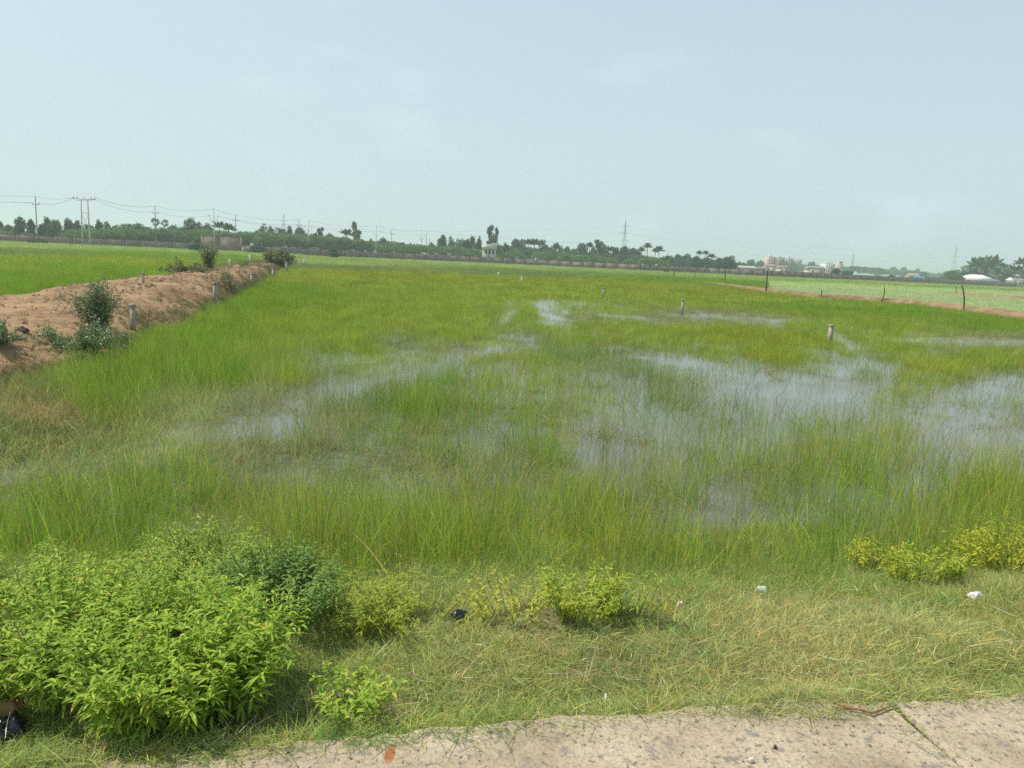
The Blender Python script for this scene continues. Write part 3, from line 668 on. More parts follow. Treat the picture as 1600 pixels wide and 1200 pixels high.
# ------------------------------------------------------------------ leafy weeds of the foreground
def weed(name, label, cat, c, rx, ry, hgt, stems, leaves, ll, lw, mat, seed, lean=.35, stemmat=None, top=.35, rz=0, group=None, droop=.5, flowers=0, base=None, minh=.45):
    """stems over an elliptical footprint, dome-shaped, leaves in whorls on the upper part"""
    r = np.random.default_rng(seed); c = np.array(c, float)
    a = r.random(stems) * 6.283; rr = np.sqrt(r.random(stems))
    if stems > 80:                              # leave thin places and holes in the big bushes
        a = r.random(stems * 3) * 6.283; rr = np.sqrt(r.random(stems * 3)); q = fbm(c[0] * 3 + rr * np.cos(a) * rx * 5, c[1] * 3 + rr * np.sin(a) * ry * 5, 2, seed)
        o_ = np.argsort(-(q + .55 * r.random(stems * 3)))[:stems]; a = a[o_]; rr = rr[o_]
    bx = rr * np.cos(a) * rx; by = rr * np.sin(a) * ry
    if rz: bx, by = bx * math.cos(rz) - by * math.sin(rz), bx * math.sin(rz) + by * math.cos(rz)
    gz = surf(c[0] + bx, c[1] + by); gz = np.where(c[1] + by < road_edge(c[0] + bx) + .04, .5, gz)
    hh = hgt * (minh + (1 - minh) * np.sqrt(np.clip(1 - rr ** 2 * .85, 0, 1))) * (0.78 + .4 * r.random(stems))
    la = np.arctan2(by, bx) + r.normal(0, .5, stems); lm = lean * (0.25 + rr) * (0.6 + .8 * r.random(stems))
    root = np.stack([bx * .82, by * .82, gz - c[2] - .01], 1)
    D = unit(np.stack([np.cos(la) * lm, np.sin(la) * lm, np.ones(stems)], 1))
    bend = np.stack([np.cos(la) * .12, np.sin(la) * .12, -.05 * np.ones(stems)], 1)
    th = thing(name, label, cat, c, group=group)
    # stems: three-sided thin strips crossed
    sv, sf, sa, su = ribbons(root, D, hh, np.full(stems, max(.0035, lw * .25)), bend, 5, prof=[1, .95, .85, .75, .6, .4], r=r)
    sv2, sf2, sa2, su2 = ribbons(root, D, hh, np.full(stems, max(.0035, lw * .25)), bend, 5, prof=[1, .95, .85, .75, .6, .4], r=r)
    v, f, aa, uu = cat_geo([(sv, sf, sa, su), (sv2, sf2, sa2, su2)])
    link('stem', new_mesh('stem', v, f, {'v': aa}), stemmat or M['stem'], th)
    k = np.repeat(np.arange(stems), leaves); N = len(k)
    j = np.tile(np.arange(leaves), stems)
    u = top + (1 - top) * np.minimum(1, (j // 3 + .5 * r.random(N)) / (leaves / 3 - .6)) ** .8
    u = np.clip(u, .1, 1.0)
    Lk = hh[k]; P = root[k] + D[k] * (Lk * u)[:, None] + bend[k] * (Lk * u * u)[:, None]
    az = j * 2.4 + r.random(stems)[k] * 6.283 + r.normal(0, .3, N)
    el = .05 + .60 * (u - top) / (1 - top + 1e-6) + r.normal(0, .22, N)
    LD = np.stack([np.cos(az) * np.cos(el), np.sin(az) * np.cos(el), np.sin(el)], 1)
    side = unit(np.cross(LD, np.array([0, 0, 1.0])) + r.normal(0, .22, (N, 3)))
    Ln = ll * (0.6 + .6 * r.random(N)) * (1.05 - .35 * sstep(.8, 1, u))
    bd = np.stack([0 * az, 0 * az, -droop * (0.5 + .8 * r.random(N))], 1)
    # two halves give the leaf a midrib fold
    N3 = unit(np.cross(side, LD))
    parts = []
    for sgn in (-1, 1):
        prof = np.array([.12, .75, 1.0, .7, .04]); seg = 4; V = np.zeros((N, seg + 1, 2, 3))
        for q in range(seg + 1):
            uq = q / seg; cc = P + LD * (Ln * uq)[:, None] + bd * (Ln * uq * uq)[:, None]
            hw = (lw * .5 * prof[q] * Ln / ll)[:, None]
            V[:, q, 0] = cc; V[:, q, 1] = cc + sgn * hw * side + N3 * hw * .35 * 1
        b0 = (np.arange(N) * (seg + 1) * 2)[:, None, None]
        qq = np.array([[2 * q, 2 * q + 1, 2 * q + 3, 2 * q + 2] for q in range(seg)])
        parts.append([V.reshape(-1, 3), (b0 + qq[None]).reshape(-1, 4)])
    rv = np.repeat(np.clip(.75 * r.random(N) + .25 * r.random(stems)[k], 0, 1), 10)
    V = np.concatenate([parts[0][0], parts[1][0]]); Fq = np.concatenate([parts[0][1], parts[1][1] + len(parts[0][0])])
    link('foliage', new_mesh('foliage', V, Fq, {'v': np.concatenate([rv, rv])}), mat, th)
    if False:
        r2 = np.random.default_rng(seed + 5); kk = r2.integers(0, stems, flowers)
        P = root[kk] + D[kk] * hh[kk][:, None] + bend[kk] * hh[kk][:, None] + r2.normal(0, .012, (flowers, 3))
        v, f, aa, uu = ribbons(P, r2.normal(size=(flowers, 3)) + [0, 0, 1], np.full(flowers, .012), np.full(flowers, .008), np.zeros((flowers, 3)), 2, prof=[.5, 1, .5], r=r2)
        link('flower', new_mesh('flower', v, f, {'v': aa}), M['flower'], th)
    return th
M['stem'] = leafmat('green_stem', (.12, .14, .05), (.20, .17, .09), trans=.0)
M['flower'] = leafmat('small_flower', (.65, .6, .4), (.8, .78, .6), trans=.2)
M['weed'] = leafmat('weed_leaf', (.12, .25, .022), (.43, .58, .07), (.60, .56, .08), trans=.4, rough=.55, spec=.18)
M['weedB'] = leafmat('dark_weed_leaf', (.11, .22, .045), (.23, .36, .07), trans=.33, rough=.55, spec=.18)
M['weedF'] = leafmat('fine_weed_leaf', (.15, .28, .035), (.44, .56, .10), (.62, .56, .08), trans=.4, rough=.55, spec=.18)
M['weedY'] = leafmat('yellow_weed_leaf', (.34, .42, .03), (.58, .57, .05), (.60, .48, .06), trans=.4, rough=.45)
M['weedYG'] = leafmat('yellowgreen_weed_leaf', (.22, .36, .03), (.45, .50, .04), (.55, .50, .05), trans=.4, rough=.45)
WG = 'leafy weeds along the verge'
def wp(px, py, z=None):
    return hit(px, py) if z is None else onz(px, py, z)
c = wp(215, 1190); weed('leafy_bush', 'large bright green leafy bush filling the bottom left corner by the road', 'bush', (c[0] - .06, c[1] + .34, .46), .44, .36, .41, 280, 28, .058, .0125, M['weed'], 21, flowers=260)
c = wp(60, 1120); weed('leafy_bush', 'bright green leafy bush at the left edge just behind the corner bush', 'bush', (c[0] - .12, c[1] + .35, .44), .40, .42, .42, 170, 30, .054, .0115, M['weed'], 22, flowers=60)
c = wp(240, 1010); weed('leafy_bush', 'fine leaved green bush in the middle of the left thicket', 'bush', (c[0] - .05, c[1] + .30, c[2]), .46, .32, .34, 200, 28, .046, .0095, M['weedF'], 23, flowers=60)
c = wp(410, 1030); weed('leafy_bush', 'dark bluish green bush at the right side of the left thicket', 'bush', (c[0] - .02, c[1] + .25, c[2]), .21, .28, .42, 125, 33, .040, .011, M['weedB'], 24)
c = wp(285, 950); weed('leafy_bush', 'fine leaved bush with yellow tips at the back of the left thicket', 'bush', (c[0], c[1] + .25, c[2]), .30, .22, .38, 130, 28, .05, .0085, M['weedF'], 25)
c = wp(25, 970); weed('leafy_bush', 'yellow green fine bush at the far left behind the thicket', 'bush', (c[0] - .1, c[1] + .2, c[2]), .28, .22, .30, 95, 26, .045, .009, M['weedF'], 26)
c = wp(540, 1128); weed('leafy_weed', 'small bright green leafy weed alone on the verge near the road', 'weed', c, .07, .06, .24, 14, 27, .045, .011, M['weed'], 27, lean=.5, top=.25)
c = wp(545, 975); weed('yellow_weed', 'low yellow tipped weed right of the dark bush', 'weed', c, .26, .18, .26, 34, 18, .045, .009, M['weedYG'], 28, lean=.5)
c = wp(648, 985); weed('yellow_weed', 'feathery yellow weed with brown base left of the black bag', 'weed', c, .22, .14, .33, 90, 15, .045, .006, M['weedYG'], 29, lean=.6, stemmat=leafmat('dry_stem', (.34, .24, .12), (.5, .4, .2), trans=0), top=.35)
c = wp(800, 970); weed('yellow_weed', 'sparse yellow weed right of the black bag', 'weed', c, .17, .12, .24, 16, 16, .045, .009, M['weedY'], 30, lean=.45)
c = wp(905, 962); weed('leafy_weed', 'round fresh green weed left of the cream paper scrap', 'weed', c, .13, .11, .27, 46, 22, .042, .010, M['weedYG'], 31, lean=.5, top=.35)
c = wp(988, 968); weed('leafy_weed', 'small thin green weed between the round weed and the cream paper scrap', 'weed', c, .10, .08, .24, 14, 16, .042, .009, M['weedYG'], 32, lean=.4)
c = wp(1368, 895); weed('yellow_weed', 'small lemon yellow weed, leftmost of those at the right edge', 'weed', c, .14, .11, .26, 26, 20, .045, .010, M['weedY'], 33, lean=.45)
c = wp(1440, 912); weed('yellow_weed', 'broad yellow green weed, second from left at the right edge', 'weed', c, .19, .14, .27, 50, 20, .045, .011, M['weedYG'], 34, lean=.5, top=.3)
c = wp(1495, 882); weed('yellow_weed', 'yellow weed behind and between the two broad ones at the right edge', 'weed', c, .13, .10, .25, 20, 18, .045, .010, M['weedY'], 35, lean=.5)
c = wp(1575, 905); weed('yellow_weed', 'tallest yellow weed cut by the right edge of the picture', 'weed', (c[0] + .05, c[1] + .1, c[2]), .30, .22, .40, 90, 22, .045, .011, M['weedY'], 36, lean=.5, top=.35)

# yellow-green grass clumps at the water's near edge
def clump(px, py, h, n, lab, col, seed):
    p = hit(px, py); v, f, aa, u = tuft(n, .13, h, .3, .005, .35, .35, 6, seed, fan=.3)
    tag(link('grass_clump', new_mesh('grass_clump', v, f, {'v': aa}), col, loc=p), lab, 'grass clump')
M['clY'] = leafmat('yellow_grass', (.20, .27, .04), (.36, .38, .07), (.5, .42, .2), trans=.35)
clump(470, 872, .42, 160, 'yellowish grass clump behind the dark bush', M['clY'], 501)
clump(505, 868, .38, 130, 'yellowish grass clump right of the one behind the dark bush', M['clY'], 502)
clump(715, 728, .36, 70, 'bright green tuft standing alone in the dark water near the centre', leafmat('bright_grass', (.11, .24, .03), (.2, .33, .05), trans=.3), 503)

# ------------------------------------------------------------------ thorn shrubs of the bank
def thorn(name, label, base, w, h, n, mat, seed, dense=1.0, leafs=None, lz=.35, spread=.7):
    """woody shrub: many thin branches with tiny grey-green leaflets"""
    r = np.random.default_rng(seed); th = thing(name, label, 'bush', base)
    mb = MB(); pts = []
    nb = int(14 * dense) + 5
    for i in range(nb):
        a = r.random() * 6.283; el = (.35 + .95 * r.random()) if spread > .6 else (.95 + .6 * r.random()); L_ = (h / max(math.sin(el), .5)) * (.6 + .4 * r.random())
        L_ = min(L_, max(w * .75, h)); p = np.array([0, 0, -.03]); d = np.array([math.cos(a) * math.cos(el) * spread * w / h * 1.2, math.sin(a) * math.cos(el) * spread * w / h * 1.2, math.sin(el)]); d = d / np.linalg.norm(d)
        P = [p]; 
        for k in range(6):
            d = d + r.normal(0, .13, 3) + np.array([0, 0, -.02]); d /= np.linalg.norm(d); p = p + d * L_ / 6; P.append(p)
        P = np.array(P); P[:, 2] = np.maximum(P[:, 2], .02); P[0, 2] = -.03
        mb.tube(P, np.linspace(.012, .004, 7) * max(h, .5), 4)
        for k in range(1, 7):
            for q in range(2 if k > 1 else 1):
                sd = r.normal(size=3) + d * .8; sd /= np.linalg.norm(sd); sl = L_ * (.16 + .22 * r.random())
                S = np.array([P[k], P[k] + sd * sl * .5, P[k] + sd * sl + [0, 0, -.03 * L_]]); mb.tube(S, [.006 * max(h, .5), .004, .002], 3)
                pts.append((S[0], S[2]))
    mb.build('branch', M['bark'], th)
    k = r.integers(0, len(pts), n); t = r.random(n)[:, None]
    A = np.array([q[0] for q in pts])[k]; B = np.array([q[1] for q in pts])[k]
    C_ = A + (B - A) * t + r.normal(0, .05 * h, (n, 3)); C_[:, 2] = np.maximum(C_[:, 2], .03)
    ls = leafs or .045
    v, f, aa, u = ribbons(C_, r.normal(size=(n, 3)), ls * (0.6 + .8 * r.random(n)), np.full(n, ls * .42), r.normal(0, .2, (n, 3)), 2, prof=[.4, 1, .3], r=r)
    link('foliage', new_mesh('foliage', v, f, {'v': aa}), mat, th)
    return th
M['thorn'] = leafmat('greygreen_leaf', (.13, .21, .08), (.26, .35, .16), trans=.22)
M['thornB'] = leafmat('dullgreen_leaf', (.10, .14, .05), (.19, .23, .09), trans=.22)
b0 = hit(128, 548)
thorn('thorn_bush', 'spreading low grey green bush at the foot of the earth bank', b0, 1.0, .5, 5200, M['thorn'], 41, dense=2.2, leafs=.055)
thorn('thorn_bush', 'upright taller grey green bush rising behind the low one on the bank', hit(154, 520), .62, .98, 4400, M['thorn'], 42, dense=1.5, leafs=.05, spread=.6)
thorn('thorn_bush', 'grey green bush cut by the left edge on the earth bank', hit(-6, 536), .55, .42, 2400, M['thorn'], 43, dense=1.3)
thorn('thorn_bush', 'thin bare looking bush beside the post on the right side of the bank', hit(362, 458), 1.1, .95, 1300, M['thornB'], 44, dense=1.0, leafs=.07)
thorn('thorn_bush', 'wispy wide thorn bush on the crest of the bank, left one of two', hit(293, 424), 1.7, .75, 1500, M['thornB'], 45, dense=1.0, leafs=.09, spread=1.0)
thorn('thorn_bush', 'upright thorn bush on the crest of the bank, right one of two', hit(325, 422), .95, 1.25, 2600, M['thorn'], 46, dense=1.6, leafs=.09, spread=.5)
thorn('round_bush', 'dense round green bush at the far end of the earth bank', hit(434, 415), 1.9, 1.6, 5600, M['thornB'], 47, dense=2.5, leafs=.16)

# clods of dug soil on the bank
def clods():
    r = np.random.default_rng(55); n0 = 5200; t = 3 + 75 * r.random(n0) ** 1.5; v = r.normal(0, 1.7, n0)
    x = np.interp(t, BANK.t, BANK.p[:, 0]) + v; y = np.interp(t, BANK.t, BANK.p[:, 1]); q = fbm(x * 1.1, y * 1.1, 3, 56)
    z = BANK.h(x, y); k = (z > .12) & (q > .47); x, y, z = x[k], y[k], z[k]; N = len(x)
    V0 = np.array([(1, 0, 0), (.4, .9, .1), (-.7, .6, 0), (-.8, -.5, .1), (.3, -1, 0), (.1, .1, .8), (-.2, .1, .6)])
    F0 = np.array([(0, 1, 5), (1, 6, 5), (1, 2, 6), (2, 3, 6), (3, 4, 6), (4, 5, 6), (4, 0, 5)])
    s_ = .015 + .05 * r.random(N) ** 2.5; s_ *= np.clip(y / 18, .8, 2.2); a = r.random(N) * 6.283
    R_ = np.stack([np.stack([np.cos(a), -np.sin(a), 0 * a], 1), np.stack([np.sin(a), np.cos(a), 0 * a], 1), np.tile([0, 0, 1.], (N, 1))], 1)
    V = np.einsum('nij,vj->nvi', R_, V0) * (1 + .3 * r.normal(size=(N, 7, 1))) * s_[:, None, None] + np.stack([x, y, z + .005], 1)[:, None]
    Fq = (F0[None] + (np.arange(N) * 7)[:, None, None]).reshape(-1, 3)
    tag(link('soil_clods', new_mesh('soil_clods', V.reshape(-1, 3), Fq), noisy('clod', [(.09, .05, .03), (.24, .15, .09)], 1.5)), 'loose clods of dug soil scattered over the brown earth bank', 'soil', kind='stuff')
clods()
# ------------------------------------------------------------------ boundary posts
def post(px, ytop, ybase, wpx, label, mat='postc', lean=0, cap=True, group='short boundary posts around the flooded field'):
    p = hit(px, ybase); d = ray(px, ytop)[0]; top = H + d[2] * p[1] / d[1]; h = max(top - p[2], .25); wd = max(wpx * .85 * p[1] / F, .05)
    th = thing('boundary_post', label, 'post', (p[0], p[1], p[2] - .12), random.random(), group); th.rotation_euler = (random.uniform(-.03, .03), lean, random.uniform(-.3, .3))
    mb = MB(); hh = h + .12
    mb.frus((0, 0), wd * .95, wd * .95, wd * .8, wd * .8, 0, hh - (.07 if cap else .02)); mb.frus((0, 0), wd * .8, wd * .8, wd * .6, wd * .6, hh - (.07 if cap else .02), hh - (.068 if cap else 0))
    s = mb.build('shaft', M[mat], th)
    if cap:
        mb = MB(); mb.frus((0, 0), wd * .85, wd * .85, wd * 1.15, wd * 1.12, hh - .068, hh - .045); mb.frus((0, 0), wd * 1.15, wd * 1.12, wd * 1.14, wd * 1.1, hh - .045, hh - .01); mb.frus((0, 0), wd * 1.14, wd * 1.1, wd * 1.0, wd * .95, hh - .01, hh)
        mb.build('cap', M['postw' if mat == 'postw' else 'postc'], th)
    return th
post(208, 475, 516, 8, 'pale concrete post with flat white cap behind the spreading bank bush')
post(336, 441, 476, 6, 'concrete post beside the thin bush on the right side of the bank')
post(394, 427, 447, 5, 'concrete post on the bank, between the thin bush and the round bush')
post(427, 419, 436, 4.5, 'concrete post on the bank just left of the round bush foot')
post(448, 409, 426, 4, 'concrete post right of the round bush at the end of the bank')
post(224, 425, 442, 4.5, 'grey post on the far crest of the earth bank, nearest of that row')
post(311, 412, 425, 3.2, 'grey post between the two thorn bushes on the bank crest')
post(359, 405, 418, 2.6, 'whitish post right of the thorn bushes on the bank crest', 'postw', cap=False)
post(391, 398, 411, 2.4, 'slim white post standing left of the round bush', 'postw', cap=False, lean=-.08)
post(462, 404, 417, 2.2, 'thin grey stake right of the round bush', cap=False)
post(474, 404, 417, 2.6, 'white leaning post at the far end of the earth bank', 'postw', cap=False, lean=.12)
post(778, 425, 434, 2.6, 'small whitish post in the field left of the dark topped one', 'postw', cap=False, lean=.06)
post(815, 431, 443, 3.4, 'white post with dark top in the middle of the field', 'postw')
post(942, 449, 468, 3.8, 'concrete T topped post left of the middle one in the field')
post(1065, 468, 492, 4.8, 'concrete post in the centre right of the field')
post(1296, 507, 537, 7, 'nearest concrete post, standing in water at the right')

# wooden stakes of the low bund
def stake(px, ytop, ybase, pxb, rpx, label, bendx=0):
    p = hit(pxb, ybase); tp = at(px, ytop, p[1]); r = rpx * p[1] / F / 2
    P = np.array([np.array([0, 0, -.1]) + (tp - p + [0, 0, .1]) * u + np.array([bendx * math.sin(u * 3.14), 0, 0]) for u in np.linspace(0, 1, 6)])
    mb = MB(); mb.tube(P, np.linspace(r * 1.1, r * .7, 6), 6)
    o = mb.build('fence_stake', M['wood'], loc=p); return tag(o, label, 'stake', 'rough wooden stakes on the low bunds')
stake(1054, 412, 433, 1053, 1.8, 'pale leaning stake at the far left start of the low bund')
stake(1086, 427, 436, 1084, 1.2, 'short twig between the first two tall stakes of the bund')
stake(1133, 404, 441, 1133, 1.5, 'tall thin stake left of the dark straight one')
stake(1200, 418, 454, 1197, 2.2, 'dark straight stake at the left end of the pale paddy')
stake(1284, 453, 466, 1283, 1.7, 'short dark stake on the brown bund')
stake(1382, 447, 471, 1377, 1.6, 'crooked thin stick leaning on the brown bund', bendx=.1)
stake(1503, 445, 487, 1505, 2.3, 'tall dark crooked stake at the right of the brown bund', bendx=.12)
stake(1494, 446, 458, 1494, 1.2, 'thin far stake just left of the tall crooked one')

# ------------------------------------------------------------------ boundary wall
WALL = [(-260, 378 - 9, 14.5), (0, 383.5, 14), (100, 386.3, 13.5), (250, 392, 12.5), (317, 395, 12), (440, 399, 11.8), (600, 404.5, 10.3), (700, 408.5, 9.8), (800, 413, 9.5), (900, 418, 9.5), (1000, 423.5, 9.7), (1100, 428.3, 9.3), (1200, 433, 9.3), (1290, 438, 8.8), (1400, 443.5, 8.0), (1500, 448.5, 7.2), (1588, 452, 6.6)]
WALLH = 2.25
def wall_d(px): return WALLH * F / np.interp(px, [q[0] for q in WALL], [q[2] for q in WALL])
def wall_pt(px):
    D = float(wall_d(px)); d = ray(px, horizon(px))[0]; return np.array([d[0] / d[1] * D, D])
mwall = pmat('block_wall', (.3, .25, .22), .95, .1); n = mwall.node_tree.nodes; l = mwall.node_tree.links.new; b = n['Principled BSDF']
geo = n.new('ShaderNodeTexCoord')
bt = n.new('ShaderNodeTexBrick'); bt.inputs['Scale'].default_value = 1.0; bt.inputs['Brick Width'].default_value = .42; bt.inputs['Row Height'].default_value = .21; bt.inputs['Mortar Size'].default_value = .012
bt.inputs['Color1'].default_value = (.21, .165, .135, 1); bt.inputs['Color2'].default_value = (.26, .205, .17, 1); bt.inputs['Mortar'].default_value = (.27, .23, .20, 1)
mp = n.new('ShaderNodeMapping'); mp.inputs['Rotation'].default_value = (math.radians(90), 0, 0)
l(geo.outputs['Object'], mp.inputs['Vector']); l(mp.outputs[0], bt.inputs['Vector'])
tn = n.new('ShaderNodeTexNoise'); tn.inputs['Scale'].default_value = .35; tn.inputs['Detail'].default_value = 8; l(geo.outputs['Object'], tn.inputs['Vector'])
rr_ = n.new('ShaderNodeValToRGB'); rr_.color_ramp.elements[0].position = .35; rr_.color_ramp.elements[0].color = (.6, .6, .6, 1); rr_.color_ramp.elements[1].position = .65; rr_.color_ramp.elements[1].color = (1.15, 1.1, 1.05, 1)
l(tn.outputs['Fac'], rr_.inputs['Fac']); mm = n.new('ShaderNodeMix'); mm.data_type = 'RGBA'; mm.blend_type = 'MULTIPLY'; mm.inputs['Factor'].default_value = 1
l(bt.outputs['Color'], mm.inputs['A']); l(rr_.outputs[0], mm.inputs['B']); l(mm.outputs['Result'], b.inputs['Base Color'])
M['wall'] = mwall
M['coping'] = noisy('dark_coping', [(.06, .055, .05), (.12, .10, .09)], 1.5, 6)
M['pillar'] = noisy('wall_pillar', [(.26, .225, .19), (.36, .31, .265)], 1.2, 6)
def wall(name, label, x0, x1, hh, bay, d_off=0):
    P = [];
    for px in np.linspace(x0, x1, 240): P.append(wall_pt(px))
    P = np.array(P); s = np.concatenate([[0], np.cumsum(np.hypot(*np.diff(P, axis=0).T))]); nb = max(2, int(round(s[-1] / bay)))
    Q = np.stack([np.interp(np.linspace(0, s[-1], nb + 1), s, P[:, i]) for i in (0, 1)], 1) + np.array([0, d_off])
    th = thing(name, label, 'wall', (Q[0][0], Q[0][1], 0)); o = Q[0]
    mb = MB(); mc = MB()
    r = np.random.default_rng(int(x1))
    for i in range(nb):
        a, c = Q[i] - o, Q[i + 1] - o; d = (c - a) / np.linalg.norm(c - a); nrm = np.array([-d[1], d[0]]) * .1
        a_, c_ = a + d * .16, c - d * .16; z1 = hh + r.normal(0, .02)
        def prism(m_, za, zb, k, a=a_, c=c_):
            V = [(*(a - nrm * k), za), (*(c - nrm * k), za), (*(c + nrm * k), za), (*(a + nrm * k), za), (*(a - nrm * k), zb), (*(c - nrm * k), zb), (*(c + nrm * k), zb), (*(a + nrm * k), zb)]
            m_.add(V, [(0, 3, 2, 1), (4, 5, 6, 7), (0, 1, 5, 4), (1, 2, 6, 5), (2, 3, 7, 6), (3, 0, 4, 7)])
        prism(mb, -.1, z1 - .13, 1); prism(mc, z1 - .13, z1, 1.35)
        if True:
            prism(mb, -.12, .25, 1.5)
    mb.build('panel', M['wall'], th); mc.build('coping', M['coping'], th)
    step = max(1, int(math.ceil((nb + 1) / 98)))
    for i in range(0, nb + 1, step):
        d = Q[min(i + 1, nb)] - Q[max(i - 1, 0)]
        mp_ = MB(); mp_.frus((0, 0), .34, .40, .32, .38, -.1, hh - .04); mp_.frus((0, 0), .38, .44, .36, .42, hh - .04, hh + .05)
        q = mp_.build('pillar', M['pillar'], th, loc=(*(Q[i] - o), 0)); q.rotation_euler.z = math.atan2(d[1], d[0])
    return th
wall('boundary_wall', 'low dark block wall with pale pillars behind the left green field', -150, 317, 2.4, 4.2)
wall('boundary_wall', 'taller blank stretch of block wall behind the bank bushes', 318, 379, 4.6, 5.2, -1.0)
wall('boundary_wall', 'long low block wall crossing the whole background behind the flooded field', 381, 1588, 2.4, 4.2)

# ------------------------------------------------------------------ trees
def cards(C_, s, r, squash=.6):
    """small leaf clusters: bent kites of leaf size"""
    n_ = len(C_); D = unit(r.normal(size=(n_, 3)) + np.array([0, 0, -.15]))
    return ribbons(C_, D, s * (0.6 + .8 * r.random(n_)), s * (0.35 + .4 * r.random(n_)), r.normal(0, .2, (n_, 3)), 2, prof=[.35, 1, .2], r=r)
FOL = {}
def fol(key, a, b_, tr=.2):
    FOL[key] = leafmat('foliage_' + key, a, b_, trans=tr, rough=.6, spec=.2)
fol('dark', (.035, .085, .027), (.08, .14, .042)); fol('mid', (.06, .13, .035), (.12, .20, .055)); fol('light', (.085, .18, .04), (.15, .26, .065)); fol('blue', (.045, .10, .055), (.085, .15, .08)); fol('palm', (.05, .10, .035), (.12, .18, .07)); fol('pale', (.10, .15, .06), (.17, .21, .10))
M['trunk'] = noisy('tree_trunk', [(.10, .08, .06), (.22, .19, .15)], 2, 5)
M['ptrunk'] = noisy('palm_trunk', [(.20, .18, .15), (.34, .31, .27)], 2, 5)
def blobs(kind, W, Ht, r):
    B = []
    if kind == 'round':
        for i in range(15):
            a = r.random() * 6.28; q = r.random() ** .5 * .36; z = .22 + .60 * r.random(); k = (1 - abs(z - .55) * 1.1)
            B.append((math.cos(a) * q * W * k * 1.2, math.sin(a) * q * W * k * 1.2, z * Ht, .24 * W * (.7 + .5 * r.random()), .17 * Ht * (.7 + .6 * r.random())))
        B.append((0, 0, .86 * Ht, .16 * W, .12 * Ht))
    elif kind == 'col':
        for i in range(11):
            z = .34 + .56 * i / 10; k = math.sin(min(1, (1 - z) * 1.8 + .12) * 1.57)
            a = r.random() * 6.28; B.append((math.cos(a) * .16 * W * k, math.sin(a) * .16 * W * k, z * Ht, .42 * W * k * (.75 + .5 * r.random()), .11 * Ht))
    elif kind == 'flat':
        for i in range(20):
            a = r.random() * 6.28; q = r.random() ** .5 * .42; z = .84 - .9 * q * q - .45 * r.random()
            B.append((math.cos(a) * q * W, math.sin(a) * q * W, z * Ht, .16 * W * (.7 + .5 * r.random()), .17 * Ht))
    elif kind == 'tall':
        for i in range(12):
            z = .30 + .64 * i / 11; a = r.random() * 6.28; q = .22 + .14 * r.random()
            B.append((math.cos(a) * q * W, math.sin(a) * q * W, z * Ht, .20 * W * (.7 + .6 * r.random()), .055 * Ht * (.7 + .6 * r.random())))
    elif kind == 'shrub':
        for i in range(14):
            a = r.random() * 6.28; q = r.random() ** .5 * .38; z = .15 + .6 * r.random() * (1 - q)
            B.append((math.cos(a) * q * W, math.sin(a) * q * W, z * Ht, .17 * W, .18 * Ht))
    return B
TREES = 0
def tree(px, ytop, wpx, kind, fk, label, D=None, name=None, cat='tree', n_=None, group=None, base=0.0):
    global TREES; TREES += 1
    r = np.random.default_rng(1000 + TREES)
    if D is None: D = float(wall_d(px)) * (1.12 + .25 * r.random())
    tp = at(px, ytop, D); Ht = tp[2] - base; W = max(wpx * 1.12 * D / F, 1.0)
    th = thing(name or {'col': 'young_tree', 'tall': 'tall_tree', 'flat': 'spreading_tree', 'shrub': 'shrub'}.get(kind, 'broadleaf_tree'), label, cat, (tp[0], D, base), group=group)
    B = blobs(kind, W, Ht, r); n_ = n_ or int(min(3200, 800 + 40 * wpx * (horizon(px) - ytop + 6) / 6))
    wts = np.array([q[3] * q[3] for q in B]); k = r.choice(len(B), n_, p=wts / wts.sum()); Bk = np.array(B)[k]
    dd = unit(r.normal(size=(n_, 3))) * (0.55 + .55 * r.random((n_, 1)) ** .5)
    C_ = Bk[:, :3] + dd * np.stack([Bk[:, 3], Bk[:, 3], Bk[:, 4]], 1)
    C_[:, 2] = np.minimum(C_[:, 2], Ht * 1.0)
    s = max(2.0 * D / F, .3)
    v, f, aa, u = cards(C_, s, r); link('crown', new_mesh('crown', v, f, {'v': aa}), FOL[fk], th)
    mb = MB(); tr = max(.035 * Ht, .12) * .5; lean = r.normal(0, .03, 2) * Ht
    top = np.array([lean[0], lean[1], Ht * .62]); mb.tube([(0, 0, -.1), (lean[0] * .3, lean[1] * .3, Ht * .3), top], [tr, tr * .8, tr * .45], 7)
    for q in B[::2]:
        st_ = np.array([lean[0] * .4, lean[1] * .4, Ht * (.25 + .25 * r.random())]); e = np.array(q[:3]); mb.tube([st_, (st_ + e) / 2 + [0, 0, -.03 * Ht], e], [tr * .45, tr * .3, tr * .12], 5)
    mb.build('trunk', M['trunk'], th)
    return th
